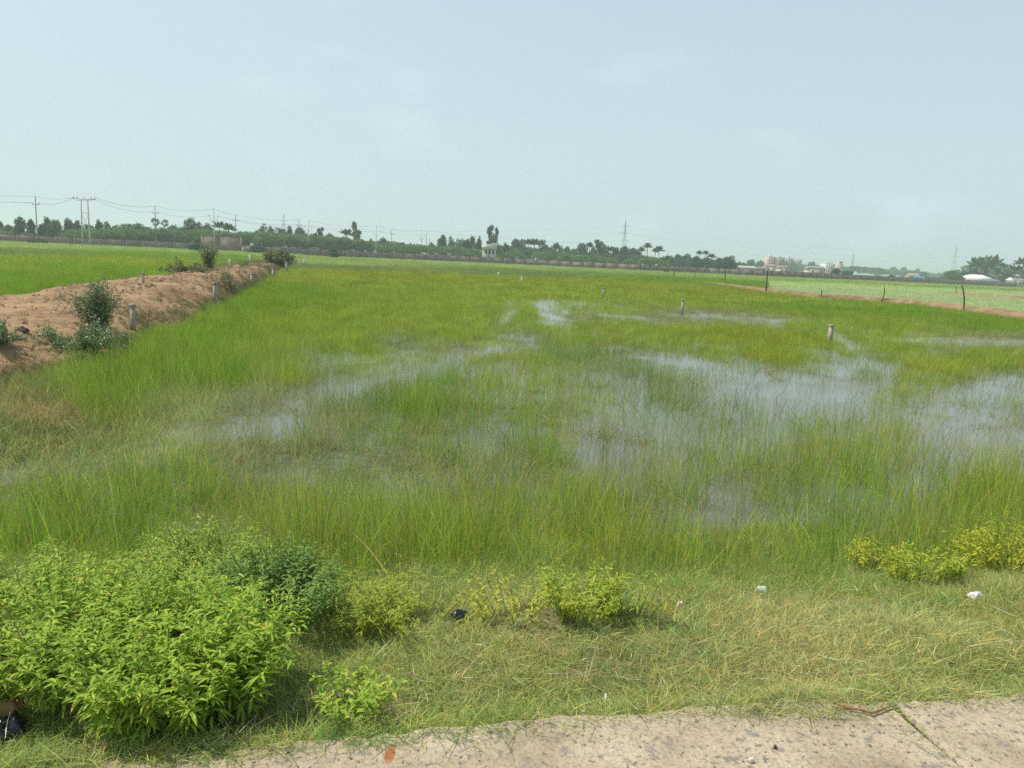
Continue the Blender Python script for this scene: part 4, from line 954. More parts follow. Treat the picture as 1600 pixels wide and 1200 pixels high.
def palm(px, ytop, wpx, label, D=None, kind='coconut', fk='palm', group=None):
    global TREES; TREES += 1
    r = np.random.default_rng(1000 + TREES)
    if D is None: D = float(wall_d(px)) * (1.12 + .2 * r.random())
    tp = at(px, ytop, D); R_ = max(wpx * 1.4 * D / F / 2, 1.4); Ht = tp[2] - (R_ * (.75 if kind != 'palmyra' else .9))
    th = thing('coconut_palm' if kind == 'coconut' else 'fan_palm', label, 'palm', (tp[0], D, 0), group=group)
    c = np.array([r.normal(0, .3), r.normal(0, .3), Ht]); mb = MB(); mb.tube([(0, 0, -.1), (c[0] * .2, c[1] * .2, Ht * .5), c], [.22, .17, .15], 7); mb.build('trunk', M['ptrunk'], th)
    parts = []
    if kind == 'coconut':
        nf = 17
        for i in range(nf):
            a = i * 2.4 + r.normal(0, .2); el = 1.45 - 1.35 * (i / nf) + r.normal(0, .1); L_ = R_ * (1.0 + .2 * r.random()) * 1.12
            d = np.array([math.cos(a) * math.cos(el), math.sin(a) * math.cos(el), math.sin(el)]); t = np.linspace(.02, 1, 15)
            Pm = c + np.outer(t * L_, d) + np.outer(t * t * L_ * (.22 + .22 * r.random()), [math.cos(a) * .25, math.sin(a) * .25, -1])
            tang = unit(np.gradient(Pm, axis=0)); sd = unit(np.cross(tang, [0, 0, 1.0]))
            for sg in (-1, 1):
                ld = sd * sg + tang * .5 + np.array([0, 0, -.45]); ll = L_ * .27 * np.sin(np.clip(t * 3.0 + .2, 0, 3.0)) + .05
                parts.append(ribbons(Pm, ld, ll, np.full(15, L_ * .10), np.tile([0, 0, -.35], (15, 1)), 2, prof=[1, .8, .15], side=tang, r=r))
            parts.append(ribbons(Pm[:1], d[None] , np.array([L_]), np.array([.12]), np.array([[math.cos(a) * .12, math.sin(a) * .12, -.48]]), 6, r=r))
    else:
        for i in range(34):
            dd = unit(r.normal(size=3) + np.array([0, 0, .25])); pc = c + dd * R_ * .5; nfi = 9; base_s = unit(np.cross(dd, r.normal(size=3)))
            for q in range(nfi):
                an = (q - 4) * .26; ld = dd * math.cos(an) + base_s * math.sin(an)
                parts.append(ribbons(pc[None], ld[None], np.array([R_ * .55]), np.array([R_ * .11]), np.zeros((1, 3)), 1, prof=[.6, .3], r=r))
    v, f, aa, u = cat_geo(parts); link('crown', new_mesh('crown', v, f, {'v': aa}), FOL[fk], th)
    return th
T = tree
# left row of young trees (small pointed crowns against the sky)
T(0, 346, 9, 'col', 'blue', 'narrow tree cut by the left edge of the picture')
T(12, 351, 20, 'round', 'mid', 'low rounded tree between the left edge and the first pointed tree')
T(30, 338, 14, 'col', 'blue', 'tall pointed young tree, first left of the lone thin pole')
T(48, 342, 10, 'col', 'blue', 'slim young tree just left of the lone thin pole')
T(63, 350, 8, 'col', 'blue', 'small young tree just right of the lone thin pole')
T(73, 339, 12, 'col', 'blue', 'leaning pointed young tree right of the lone thin pole')
T(88, 343, 19, 'round', 'mid', 'wide rounded young tree between two pointed ones, left of the twin pole')
T(106, 340, 16, 'col', 'blue', 'double topped young tree second left of the twin pole')
T(121, 344, 12, 'col', 'blue', 'young tree touching the left leg of the twin pole')
T(138, 351, 12, 'round', 'blue', 'low tree seen between and right of the twin pole legs')
T(154, 343, 12, 'col', 'blue', 'isolated round headed young tree right of the twin pole')
T(168, 347, 15, 'round', 'mid', 'rounded tree second to the right of the twin pole')
T(183, 351, 18, 'round', 'light', 'bushy low tree third to the right of the twin pole')
T(200, 349, 20, 'round', 'mid', 'bushy tree halfway between the twin pole and the fan palms')
T(218, 349, 20, 'round', 'mid', 'pale bushy tree second left of the fan palms')
T(233, 354, 14, 'round', 'mid', 'low bushy tree directly left of the fan palms')
palm(246, 341, 10, 'left and larger of the two ball headed fan palms', kind='palmyra', fk='dark', group='ball headed fan palms')
palm(255, 343, 8, 'right and smaller of the two ball headed fan palms', kind='palmyra', fk='dark', group='ball headed fan palms')
T(253, 356, 11, 'round', 'light', 'small light green tree under the fan palms')
T(270, 352, 18, 'round', 'mid', 'bushy tree right of the fan palms')
T(284, 354, 20, 'round', 'light', 'light green bushy tree left of the big dark tree')
T(299, 339, 28, 'round', 'dark', 'big dark leafy tree left of the three armed pole')
T(311, 345, 14, 'round', 'dark', 'dark shoulder tree just right of the big dark tree')
T(324, 347, 16, 'round', 'dark', 'dark tree directly left of the pale three armed pole')
palm(343, 346, 16, 'upright fronded palm just right of the pale three armed pole', fk='dark')
palm(356, 349, 16, 'dark palm with spread fronds, right one of the pair by the pole', fk='dark')
T(375, 361, 10, 'col', 'mid', 'small pointed tree right of the lone pole above the tall wall')
T(384, 362, 9, 'col', 'mid', 'small pointed tree second right of the tall wall')
T(401, 360, 14, 'round', 'mid', 'low tree left of the round headed dark tree')
T(413, 348, 22, 'round', 'dark', 'round headed dark tree left of the first steel pylon')
T(422, 353, 12, 'round', 'dark', 'lower right half of the pair left of the first pylon')
T(438, 356, 20, 'round', 'dark', 'dark tree in front of the first steel pylon')
T(452, 353, 9, 'col', 'blue', 'slim dark tree just right of the first pylon')
T(467, 354, 20, 'round', 'dark', 'rounded dark tree behind the dark lone pole')
T(474, 362, 14, 'round', 'dark', 'low dark tree left of the pale pole with raised arms')
palm(492, 364, 13, 'small palm right of the pale pole with raised arms', fk='dark')
T(501, 355, 7, 'tall', 'dark', 'thin bent tree standing above the scrub')
T(520, 363, 30, 'flat', 'dark', 'wide low crowned tree left of the feathery tall tree')
T(536, 366, 18, 'flat', 'dark', 'lower crown joining the wide tree and the palm')
palm(542, 357, 15, 'dark palm beside the feathery tall tree', fk='dark')
T(557, 347, 11, 'tall', 'mid', 'feathery tall tree with loose crown rising alone')
T(565, 374, 10, 'col', 'mid', 'small tree right of the feathery tall tree')
T(579, 374, 8, 'col', 'mid', 'small pointed tree left of the next pale pole')
for i, (x_, y_, w_) in enumerate(((598, 369, 18), (612, 373, 22), (629, 376, 22), (646, 379, 20))):
    T(x_, y_, w_, 'flat', 'mid', ['tallest, leftmost crown of the long green grove', 'second crown from the left in the long green grove', 'third crown from the left in the long green grove', 'lowest, rightmost crown of the long green grove'][i], group='crowns of the long green grove')
T(674, 378, 10, 'round', 'mid', 'small tree right of the two thin distant poles')
T(692, 367, 13, 'round', 'mid', 'yellowish round tree at the left end of the dark clump')
T(704, 369, 11, 'round', 'mid', 'rounded tree second from left in the dark clump')
T(718, 371, 28, 'flat', 'dark', 'broad dark umbrella crown above the grey hut')
T(731, 374, 14, 'round', 'dark', 'dark crown right of the umbrella tree')
T(740, 369, 11, 'round', 'dark', 'upright dark tree right of the umbrella crown')
T(749, 370, 8, 'col', 'dark', 'slim dark tree left of the white house')
T(766, 352, 8, 'tall', 'dark', 'tall ragged tree with bare top behind the white house')
T(776, 356, 5, 'tall', 'dark', 'thin stem with small tuft right of the ragged tree')
T(771, 364, 19, 'round', 'dark', 'dense dark tree directly behind the white house')
T(790, 379, 11, 'round', 'mid', 'low green tree right of the white house')
T(806, 372, 15, 'round', 'mid', 'rounded mid green tree second right of the white house')
T(816, 373, 13, 'round', 'mid', 'green tree left of the close palms')
palm(826, 373, 14, 'leftmost palm of the close group right of the white house', fk='dark')
palm(835, 373, 14, 'middle palm of the close group right of the white house', fk='dark')
palm(843, 375, 12, 'rightmost palm of the close group right of the white house', fk='dark')
T(850, 374, 13, 'round', 'dark', 'dark round tree right of the close palms')
T(860, 386, 12, 'round', 'mid', 'low tree in the dip right of the dark round tree')
palm(870, 380, 14, 'single palm in the gap before the next big round tree')
T(878, 388, 14, 'round', 'light', 'light green low tree in the palm gap')
T(886, 385, 10, 'col', 'dark', 'slim dark tree left of the big round dome')
T(896, 389, 12, 'round', 'light', 'light tree at the foot of the big round dome')
T(908, 379, 22, 'round', 'dark', 'big dome shaped dark tree left of the tall pylon')
palm(920, 379, 10, 'narrow palm right of the big dome tree')
T(928, 386, 11, 'round', 'blue', 'low tree between the narrow palm and the ragged one')
T(936, 375, 11, 'tall', 'mid', 'ragged tree with a forked top left of the tall pylon')
T(945, 381, 11, 'round', 'dark', 'dark tree right of the forked ragged tree')
palm(955, 384, 13, 'broad palm second left of the tall pylon')
T(964, 386, 12, 'round', 'dark', 'dark tree left of the tall pylon foot')
T(976, 383, 13, 'round', 'blue', 'tree hiding the foot of the tall pylon')
T(991, 385, 20, 'flat', 'dark', 'flat topped dark tree right of the tall pylon')
palm(1003, 386, 10, 'left palm of the tall three right of the tall pylon')
palm(1013, 380, 11, 'tallest palm, in the middle of the three right of the tall pylon')
palm(1024, 388, 9, 'short palm between the tallest and the drooping one')
palm(1031, 384, 12, 'drooping palm at the right of the three')
T(1043, 398, 16, 'round', 'blue', 'hazy round tree right of the drooping palm')
T(1060, 398, 16, 'round', 'blue', 'hazy round tree left of the wide bluish crown')
T(1073, 397, 26, 'flat', 'blue', 'wide bluish crown in the middle of the hazy grove')
palm(1093, 392, 8, 'left thin palm above the hazy grove')
palm(1103, 392, 8, 'middle thin palm above the hazy grove')
palm(1112, 396, 10, 'right low palm above the hazy grove')
T(1088, 400, 18, 'round', 'blue', 'bluish tree under the thin palms')
T(1106, 402, 18, 'round', 'blue', 'bluish tree right of the one under the thin palms')
T(1124, 402, 18, 'round', 'blue', 'bluish tree left of the last dark dome')
T(1140, 400, 20, 'round', 'blue', 'last dark dome before the far woods begin')
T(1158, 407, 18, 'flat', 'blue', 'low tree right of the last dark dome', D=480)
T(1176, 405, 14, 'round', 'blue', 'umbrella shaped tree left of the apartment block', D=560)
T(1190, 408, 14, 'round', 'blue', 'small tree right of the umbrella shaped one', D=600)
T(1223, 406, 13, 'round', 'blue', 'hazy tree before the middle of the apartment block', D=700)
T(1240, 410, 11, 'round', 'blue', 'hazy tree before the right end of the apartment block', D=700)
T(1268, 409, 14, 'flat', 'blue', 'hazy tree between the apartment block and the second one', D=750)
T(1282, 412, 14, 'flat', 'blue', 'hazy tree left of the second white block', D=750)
T(1307, 419, 12, 'round', 'dark', 'small dark tree just behind the wall right of the second block', D=330)
T(1324, 423, 13, 'round', 'blue', 'second small tree just behind the wall, right of the dark one', D=340)
T(1394, 427, 8, 'shrub', 'dark', 'dark low bush showing over the wall left of the thatched heap', D=340, cat='bush')
T(1373, 418, 8, 'col', 'blue', 'far slim tree right of the thin hazy mast', D=1000)
T(1397, 417, 10, 'round', 'blue', 'far round tree above the woods left of the thatched heap', D=1000)
T(1412, 418, 8, 'round', 'blue', 'far tree second above the woods', D=1000)
T(1434, 419, 5, 'col', 'blue', 'far lone tree top right above the thatched heap', D=1000)
T(1452, 430, 16, 'shrub', 'light', 'light green shrub just right of the blue shed', D=370, cat='bush')
T(1470, 430, 18, 'shrub', 'light', 'light green shrub before the right hand pylon', D=370, cat='bush')
T(1487, 422, 16, 'round', 'mid', 'green tree left of the dark one beside the white roof', D=390)
T(1508, 416, 28, 'round', 'dark', 'dark rounded tree above the left end of the white roof', D=420)
T(1494, 427, 20, 'round', 'mid', 'low green tree left of the white roof', D=380)
palm(1529, 402, 24, 'left palm of the big cluster above the white roof', D=430, fk='dark')
palm(1540, 400, 26, 'middle palm of the big cluster above the white roof', D=440, fk='dark')
palm(1552, 401, 26, 'right palm of the big cluster above the white roof', D=430, fk='dark')
T(1540, 409, 40, 'round', 'dark', 'dense dark mass of foliage under the palm cluster', D=445)
palm(1567, 412, 18, 'lower palm right of the big cluster', D=430, fk='dark')
palm(1522, 417, 16, 'pale drooping palm left of the white roof ridge', D=405)
palm(1561, 418, 18, 'pale drooping palm right of the white roof ridge', D=405)
T(1578, 420, 20, 'round', 'dark', 'dark tree between the white roof and the right edge', D=430)
palm(1590, 413, 22, 'pale palm near the right edge of the picture', D=400)
palm(1601, 402, 18, 'tall dark palm cut by the right edge of the picture', D=400, fk='dark')
T(1597, 424, 24, 'round', 'dark', 'dark tree under the palms at the right edge', D=440)
# shrubs before the wall
def shr(px, ytop, wpx, fk, lab, D):
    T(px, ytop, wpx, 'shrub', fk, lab, D=D, cat='bush')
shr(60, 370, 24, 'dark', 'dark round bush in front of the left wall', 168)
shr(306, 374, 22, 'dark', 'dark bush against the left end of the tall wall', 182)
shr(402, 375, 24, 'blue', 'dark bluish bush right of the tall wall', 188)
shr(521, 381, 18, 'mid', 'round green bush in front of the long wall left of centre', 196)
shr(1041, 417, 8, 'mid', 'tiny bush at the foot of the long wall', 245)

# scrub thicket behind the wall, distant woods
def thicket(name, prof, d0, d1, s, nblob, per, fk, label, seed, base=0, zr=(0, 1)):
    r = np.random.default_rng(seed); xs_ = [q[0] for q in prof]; parts = []
    for i in range(nblob):
        px = r.uniform(xs_[0], xs_[-1]); k = d0 + (d1 - d0) * r.random(); D = float(wall_d(min(px, 1588))) * k if d0 < 10 else k
        tz = at(px, np.interp(px, xs_, [q[1] for q in prof]), D); top = tz[2] * (.72 + .30 * r.random() ** .7); Rr = min(top * .45, (3.5 + 2.5 * r.random()) * D / 230)
        cz = max(top - Rr * .62, 0.4); c = np.array([tz[0], D, cz]) ; n_ = per
        dd = unit(r.normal(size=(n_, 3))); dd[:, 2] = np.where(dd[:, 2] < -.4, -dd[:, 2], dd[:, 2]); dd *= (0.6 + .45 * r.random((n_, 1)))
        C_ = c + dd * [Rr * 1.35, Rr, Rr * .7]; C_[:, 2] = np.maximum(C_[:, 2], .1)
        p_ = cards(C_, s * D / 230, r); q = r.random() * .5; parts.append((p_[0], p_[1], p_[2] * .5 + q, p_[3]))
    v, f, aa, u = cat_geo(parts)
    return tag(link(name, new_mesh(name, v, f, {'v': aa}), FOL[fk]), label, 'scrub', kind='stuff')
thicket('scrub_thicket', [(-80, 361), (60, 362), (150, 357), (220, 357), (300, 357), (380, 363), (420, 362), (500, 368), (570, 373)], 1.03, 1.3, .42, 190, 420, 'light', 'dense bright green thorn scrub behind the left half of the wall', 901)
thicket('scrub_thicket', [(120, 366), (300, 363), (420, 369), (570, 378)], 1.02, 1.1, .42, 60, 420, 'dark', 'darker scrub overhanging the left half of the wall', 904)
thicket('scrub_thicket', [(560, 376), (620, 381), (660, 383), (700, 384), (760, 391), (830, 390), (900, 396), (1000, 402), (1040, 407)], 1.03, 1.25, .42, 120, 420, 'light', 'bright green scrub behind the middle of the wall', 902)
thicket('scrub_thicket', [(780, 384), (900, 393), (1000, 399), (1080, 405), (1150, 409)], 1.1, 1.4, .45, 110, 360, 'blue', 'dull green undergrowth beneath the palms behind the wall', 903)
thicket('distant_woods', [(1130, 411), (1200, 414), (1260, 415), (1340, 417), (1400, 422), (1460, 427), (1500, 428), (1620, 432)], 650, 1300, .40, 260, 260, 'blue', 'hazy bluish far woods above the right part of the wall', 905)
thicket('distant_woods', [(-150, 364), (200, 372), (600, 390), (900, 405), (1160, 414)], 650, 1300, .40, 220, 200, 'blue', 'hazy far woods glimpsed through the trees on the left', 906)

# ------------------------------------------------------------------ power lines
def ground_pole(px, ytop, hpole=11.0):
    D = (hpole - H) * F / (horizon(px) - ytop); p = at(px, ytop, D); return p
M['polec'] = noisy('pale_concrete_pole', [(.42, .41, .38), (.60, .59, .55)], 1.5, 5)
M['poled'] = noisy('dark_pole', [(.16, .15, .14), (.28, .27, .26)], 1.5, 5)
PT = {}
def pole(px, ytop, label, arms=False, mat='poled', key=None, hpole=11.0, rad=.14, cross=True):
    p = ground_pole(px, ytop, hpole); th = thing('utility_pole', label, 'pole', (p[0], p[1], 0)); h = p[2]
    mb = MB(); mb.tube([(0, 0, -.1), (0, 0, h * .5), (0, 0, h)], [rad, rad * .85, rad * .65], 8); mb.build('pole_shaft', M[mat], th)
    if arms:
        mb = MB()
        for s in (-1, 1): mb.tube([(0, 0, h - 3.0), (s * .9, 0, h - 2.6), (s * 1.05, 0, h - 1.6)], .07, 5)
        mb.build('arm', M[mat], th)
        for s, z in ((-1.05, h - 1.6), (1.05, h - 1.6), (0, h)): mb = MB(); mb.tube([(s, 0, z), (s, 0, z + .1), (s, 0, z + .12), (s, 0, z + .3)], [.05, .05, .11, .08], 6); mb.build('insulator', M['wire'], th)
    elif cross:
        mb = MB(); mb.box((-.8, -.06, h - 1.5), (.8, .06, h - 1.36)); mb.build('crossarm', M['steel'], th)
        for s, z in ((-.75, h - 1.36), (.75, h - 1.36), (0, h)): mb = MB(); mb.tube([(s, 0, z), (s, 0, z + .1), (s, 0, z + .12), (s, 0, z + .3)], [.05, .05, .10, .08], 6); mb.build('insulator', M['wire'], th)
    PT[key or px] = np.array([p[0], p[1], h]); return th
pole(55, 309, 'lone thin dark pole among the young trees at far left')
pole(242, 324, 'dark pole rising beside the ball headed fan palms')
pole(334, 328, 'pale pole with two raised arms above the tall wall', True, 'polec')
pole(368, 337, 'plain dark pole right of the tall wall')
pole(467, 345, 'dark pole in front of a rounded dark tree')
pole(482, 346, 'pale pole with two raised arms, second from the left', True, 'polec')
pole(588, 354, 'pale pole with two raised arms, third from the left', True, 'polec')
pole(612, 360, 'thin dark pole above the long green grove')
pole(659, 361, 'pale pole with two raised arms, rightmost of its line', True, 'polec')
pole(667, 365, 'thin grey pole just right of the last pale armed pole', cross=False)
pole(671, 371, 'short thin pole, rightmost of the close three', cross=False)
# twin pole structure
def twin():
    D = (11.2 - H) * F / (horizon(132) - 311); a = at(126.5, 311, D); c = at(136.5, 311, D); mid = (a + c) / 2; h = mid[2]; g = (c - a)[0] / 2
    th = thing('twin_pole', 'twin legged power pole with crossbars rising over the left trees', 'pole', (mid[0], D, 0), .05)
    for s in (-1, 1):
        mb = MB(); mb.tube([(s * g * 1.15, 0, -.1), (s * g, 0, h)], [.19, .14], 8); mb.build('leg', M['polec'], th)
    mb = MB(); mb.box((-2.5, -.08, h - .12), (2.5, .08, h + .06)); mb.box((-1.6, -.2, h - .42), (1.6, -.1, h - .32)); mb.build('crossarm', M['steel'], th)
    mb = MB()
    mb.tube([(-g, 0, h * .72), (g, 0, h * .72)], .07, 5); mb.tube([(-g * 1.1, 0, h * .36), (g * 1.1, 0, h * .36)], .07, 5)
    mb.tube([(-g, 0, h * .70), (g, 0, h * .40)], .045, 5); mb.tube([(g, 0, h * .70), (-g, 0, h * .40)], .045, 5); mb.build('brace', M['steel'], th)
    for s in (-2.3, -1.5, 0, 1.5, 2.3): mb = MB(); mb.tube([(s, 0, h + .06), (s, 0, h + .5)], [.05, .07], 5); mb.build('insulator', M['wire'], th)
    PT['twin'] = np.array([mid[0], D, h + .1])
twin()
# lattice pylons
def pylon(px, ytop, D, wb, label, arms=((.62, .16), (.75, .2), (.88, .2)), mono=False, narrow=.2, mr=.16):
    p = at(px, ytop, D); h = p[2]; th = thing('lattice_pylon' if not mono else 'distant_mast', label, 'pylon', (p[0], D, 0), .25)
    mb = MB()
    w_ = lambda z: (wb * (1 - z / (.62 * h)) + wb * narrow * (z / (.62 * h)) if z < .62 * h else wb * narrow * (1 - .8 * (z - .62 * h) / (.38 * h))) / 2
    zs = [0]; z = 0
    while z < h * .97: z += max(1.0, w_(z) * 1.7); zs.append(min(z, h))
    for sx in (-1, 1):
        for sy in (-1, 1): mb.tube([(sx * w_(z), sy * w_(z), z) for z in zs], mr, 4)
    for i in range(len(zs) - 1):
        a, c = w_(zs[i]), w_(zs[i + 1])
        for sy in (-1, 1):
            mb.tube([(-a, sy * a, zs[i]), (c, sy * c, zs[i + 1])], mr * .55, 3); mb.tube([(a, sy * a, zs[i]), (-c, sy * c, zs[i + 1])], mr * .55, 3)
            mb.tube([(sy * a, -a, zs[i]), (sy * c, c, zs[i + 1])], mr * .55, 3)
        mb.tube([(-a, -a, zs[i]), (a, -a, zs[i])], mr * .5, 3)
    mb.build('lattice_frame', M['steel'], th)
    tips = []
    for f_, l_ in (arms if not mono else ()):
        mb = MB(); z = f_ * h; L_ = l_ * h * .5
        for s in (-1, 1): mb.tube([(0, 0, z + L_ * .18), (s * L_, 0, z)], mr * .8, 4); mb.tube([(0, 0, z), (s * L_, 0, z)], mr * .9, 4); tips.append(np.array([p[0] + s * L_, D, z - .6]))
        mb.build('crossarm', M['steel'], th)
    PT[px] = tips or [np.array([p[0], D, h])]
    return th
pylon(443, 333, 800, 6.0, 'slim steel pylon rising behind the dark trees at left', arms=((.55, .10), (.70, .10)), narrow=.55)
pylon(978, 342, 820, 9.5, 'tall steel pylon with three crossarms right of centre', arms=((.55, .24), (.70, .22), (.85, .20)))
pylon(1495, 384, 1150, 10.0, 'hazy steel pylon left of the palm cluster at right', arms=((.55, .26), (.70, .24), (.85, .2)))
pylon(1334, 396, 1000, 2.6, 'faint thin mast above the far woods', mono=True, narrow=.8)
# wires
def cable(a, c, sag, rad, label, k=24):
    a = np.array(a); c = np.array(c); t = np.linspace(0, 1, k)[:, None]
    P = a + (c - a) * t; P[:, 2] -= (sag * 4 * t * (1 - t))[:, 0]
    mb = MB(); mb.tube(P - a, rad, 4); tag(mb.build('power_cable', M['wire'], loc=a), label, 'cable', 'power cables strung across the background')
left_off = np.array([-95.0, -6, 0])
def off(k, dx, dz): return PT[k] + np.array([dx, 0, dz])
cable(off(55, 0, .3) + left_off, off(55, 0, .3), .9, .022, 'upper cable running off the left edge from the lone thin pole')
cable(off(55, -.7, -1.1) + left_off, off(55, -.7, -1.1), .9, .035, 'lower cable running off the left edge from the lone thin pole')
cable(off(55, 0, .3), off('twin', -1.5, .4), .6, .022, 'upper cable from the lone thin pole to the twin pole')
cable(off(55, .7, -1.1), off('twin', -2.3, .2), .8, .035, 'lower cable from the lone thin pole to the twin pole')
cable(off('twin', 2.3, .4), off(242, 0, .3), .9, .03, 'upper cable from the twin pole to the pole by the fan palms')
cable(off('twin', 1.5, .2), off(242, -.7, -1.1), 1.0, .026, 'lower cable from the twin pole to the pole by the fan palms')
cable(off(242, 0, .3), off(334, 0, .3), .8, .024, 'upper cable from the fan palm pole to the first armed pole')
cable(off(242, .7, -1.1), off(334, -1.05, -1.4), .8, .024, 'lower cable from the fan palm pole to the first armed pole')
cable(off(334, 0, .3), off(368, 0, .3), .3, .022, 'upper cable between the first armed pole and the plain dark pole')
cable(off(368, 0, .3), off(467, 0, .3), .7, .024, 'upper cable between the plain dark pole and the one before the rounded tree')
cable(off(368, .7, -1.1), off(467, -.7, -1.1), .7, .024, 'lower cable between the plain dark pole and the one before the rounded tree')
cable(off(334, 1.05, -1.4), off(482, -1.05, -1.4), 1.2, .022, 'long cable between the first and second armed poles')
cable(off(482, 0, .3), off(588, 0, .3), 1.0, .024, 'upper cable between the second and third armed poles')
cable(off(482, 1.05, -1.4), off(588, -1.05, -1.4), 1.0, .024, 'lower cable between the second and third armed poles')
cable(off(588, 0, .3), off(659, 0, .3), .8, .024, 'upper cable between the third and last armed poles')
cable(off(588, 1.05, -1.4), off(659, -1.05, -1.4), .8, .024, 'lower cable between the third and last armed poles')
cable(off(659, 0, .3), off(659, 0, .3) + np.array([70, 62, 0]), 1.0, .022, 'cable leaving the last armed pole to the right')
pa, pb, pc = PT[443], PT[978], PT[1495]
for i, nm in enumerate(('lowest', 'middle', 'top')):
    a = pa[min(i, 1) * 2 + 1]; cable(a, pb[2 * i], 6, .045, f'{nm} faint cable from the slim left pylon to the tall pylon', 40)
    cable(pb[2 * i + 1], pc[2 * i], 8, .045, f'{nm} faint cable from the tall pylon to the hazy right pylon', 40)

# ------------------------------------------------------------------ buildings
M['white'] = noisy('white_wall', [(.50, .50, .48), (.66, .66, .64)], .6, 6)
M['cream'] = noisy('cream_wall', [(.38, .35, .30), (.50, .46, .40)], .3, 6)
M['pink'] = noisy('pinkish_wall', [(.38, .31, .27), (.48, .40, .35)], .3, 6)
M['dk'] = pmat('dark_opening', (.05, .055, .06), .4, .5)
M['tile'] = noisy('clay_roof', [(.26, .16, .13), (.36, .22, .18)], 1, 6)
M['thatch'] = noisy('thatch', [(.26, .21, .16), (.40, .33, .25)], 2, 8)
M['blue'] = pmat('blue_sheet', (.05, .22, .60), .5)
M['greyr'] = noisy('grey_sheet', [(.20, .20, .20), (.28, .28, .27)], 1, 5)
M['roofw'] = noisy('white_sheet_roof', [(.66, .65, .61), (.80, .78, .74)], .5, 5)
def boxpart(nm, a, b_, mat, th): mb = MB(); mb.box(a, b_); return mb.build(nm, M[mat], th)
def white_house():
    D = 275.5; a = at(754, 385, D); c = at(775, 379, D); x0, x1 = a[0], c[0]; w_ = x1 - x0; zt = at(764, 389, D)[2]; zl, zr_ = a[2], c[2]
    th = thing('white_house', 'small white house with slanting roof parapet behind the wall near the centre', 'house', (x0, D, 0))
    boxpart('wall', (0, .9, 0), (w_, 7, zt), 'white', th)
    mb = MB(); V = [(-.3, -.35, zt), (w_ + .2, -.35, zt), (w_ + .2, 7.2, zt), (-.3, 7.2, zt), (-.3, -.35, zl), (w_ + .2, -.35, zr_), (w_ + .2, 7.2, zr_), (-.3, 7.2, zl)]
    mb.add(V, [(0, 3, 2, 1), (4, 5, 6, 7), (0, 1, 5, 4), (1, 2, 6, 5), (2, 3, 7, 6), (3, 0, 4, 7)]); mb.build('roof_parapet', M['white'], th)
    for q in (.12, .4, .68, .95): boxpart('pillar', (q * w_ - .14, -.1, 0), (q * w_ + .14, .18, zt - .002), 'white', th)
    for q in (.18, .5, .76): boxpart('window', (q * w_, .86, zt - 1.7), (q * w_ + .7, .95, zt - .5), 'dk', th)
    boxpart('door', (w_ * .32, .85, 0), (w_ * .32 + .7, .95, zt - 1.0), 'dk', th)
white_house()
def gable(nm, label, px0, px1, yt, yb, D, depth, wmat, rmat, nwin=0, cat='shed'):
    a = at(px0, yb, D); c = at(px1, yb, D); t = at((px0 + px1) / 2, yt, D); w_ = c[0] - a[0]; ze = max(a[2], .5); zr_ = t[2]
    th = thing(nm, label, cat, (a[0], D, 0)); boxpart('wall', (.1, .1, 0), (w_ - .1, depth - .1, ze), wmat, th)
    mb = MB(); o = .3
    V = [(-o, -o, ze), (w_ + o, -o, ze), (w_ + o, depth + o, ze), (-o, depth + o, ze), (-o * .2, depth / 2, zr_), (w_ + o * .2, depth / 2, zr_)]
    mb.add(V, [(0, 3, 2, 1), (0, 1, 5, 4), (2, 3, 4, 5)]); mb.add([V[i] for i in (0, 4, 3)], [(0, 1, 2)]); mb.add([V[i] for i in (1, 2, 5)], [(0, 1, 2)])
    mb.build('roof', M[rmat], th)
    for i in range(nwin):
        x = w_ * (i + .5) / nwin; boxpart('window', (x - .5, .05, max(ze - 1.9, .4)), (x + .5, .14, ze - .5), 'dk', th)
    return th
gable('grey_hut', 'tiny grey roofed hut in the scrub left of the white house', 699, 707, 386.5, 391, 300, 3, 'greyr', 'greyr')
gable('low_building', 'long low pinkish roofed building behind the wall left of the dark stake', 1155, 1182, 415.5, 420, 330, 6, 'pink', 'cream', 4, 'building')
gable('low_building', 'low grey shed just left of the dark stake', 1184, 1198, 417.5, 420.5, 335, 6, 'greyr', 'greyr', 0)
gable('tiled_house', 'dull red tiled house under the left part of the apartment block', 1198, 1213, 413, 417.5, 520, 9, 'white', 'tile', 2, 'house')
gable('tiled_house', 'dull red tiled house under the right part of the apartment block', 1219, 1233, 415, 419, 500, 9, 'cream', 'tile', 2, 'house')
gable('low_building', 'flat white low building right of the apartment block', 1244, 1262, 411.5, 415, 800, 12, 'cream', 'greyr', 3, 'building')
gable('grey_shed', 'grey sheet roofed shed behind the wall below the second white block', 1264, 1290, 416, 420.5, 430, 8, 'cream', 'greyr', 2)
gable('thatched_heap', 'brown thatched hut showing over the wall at right', 1422, 1438, 427, 434, 370, 5, 'thatch', 'thatch')
gable('blue_shed', 'bright blue roofed shed beside the brown thatched hut', 1432, 1440.5, 431.3, 435.5, 366, 4, 'blue', 'blue')
gable('low_building', 'low pale building half hidden by trees at the right edge', 1585, 1605, 434, 438.5, 395, 8, 'cream', 'roofw', 3, 'building')
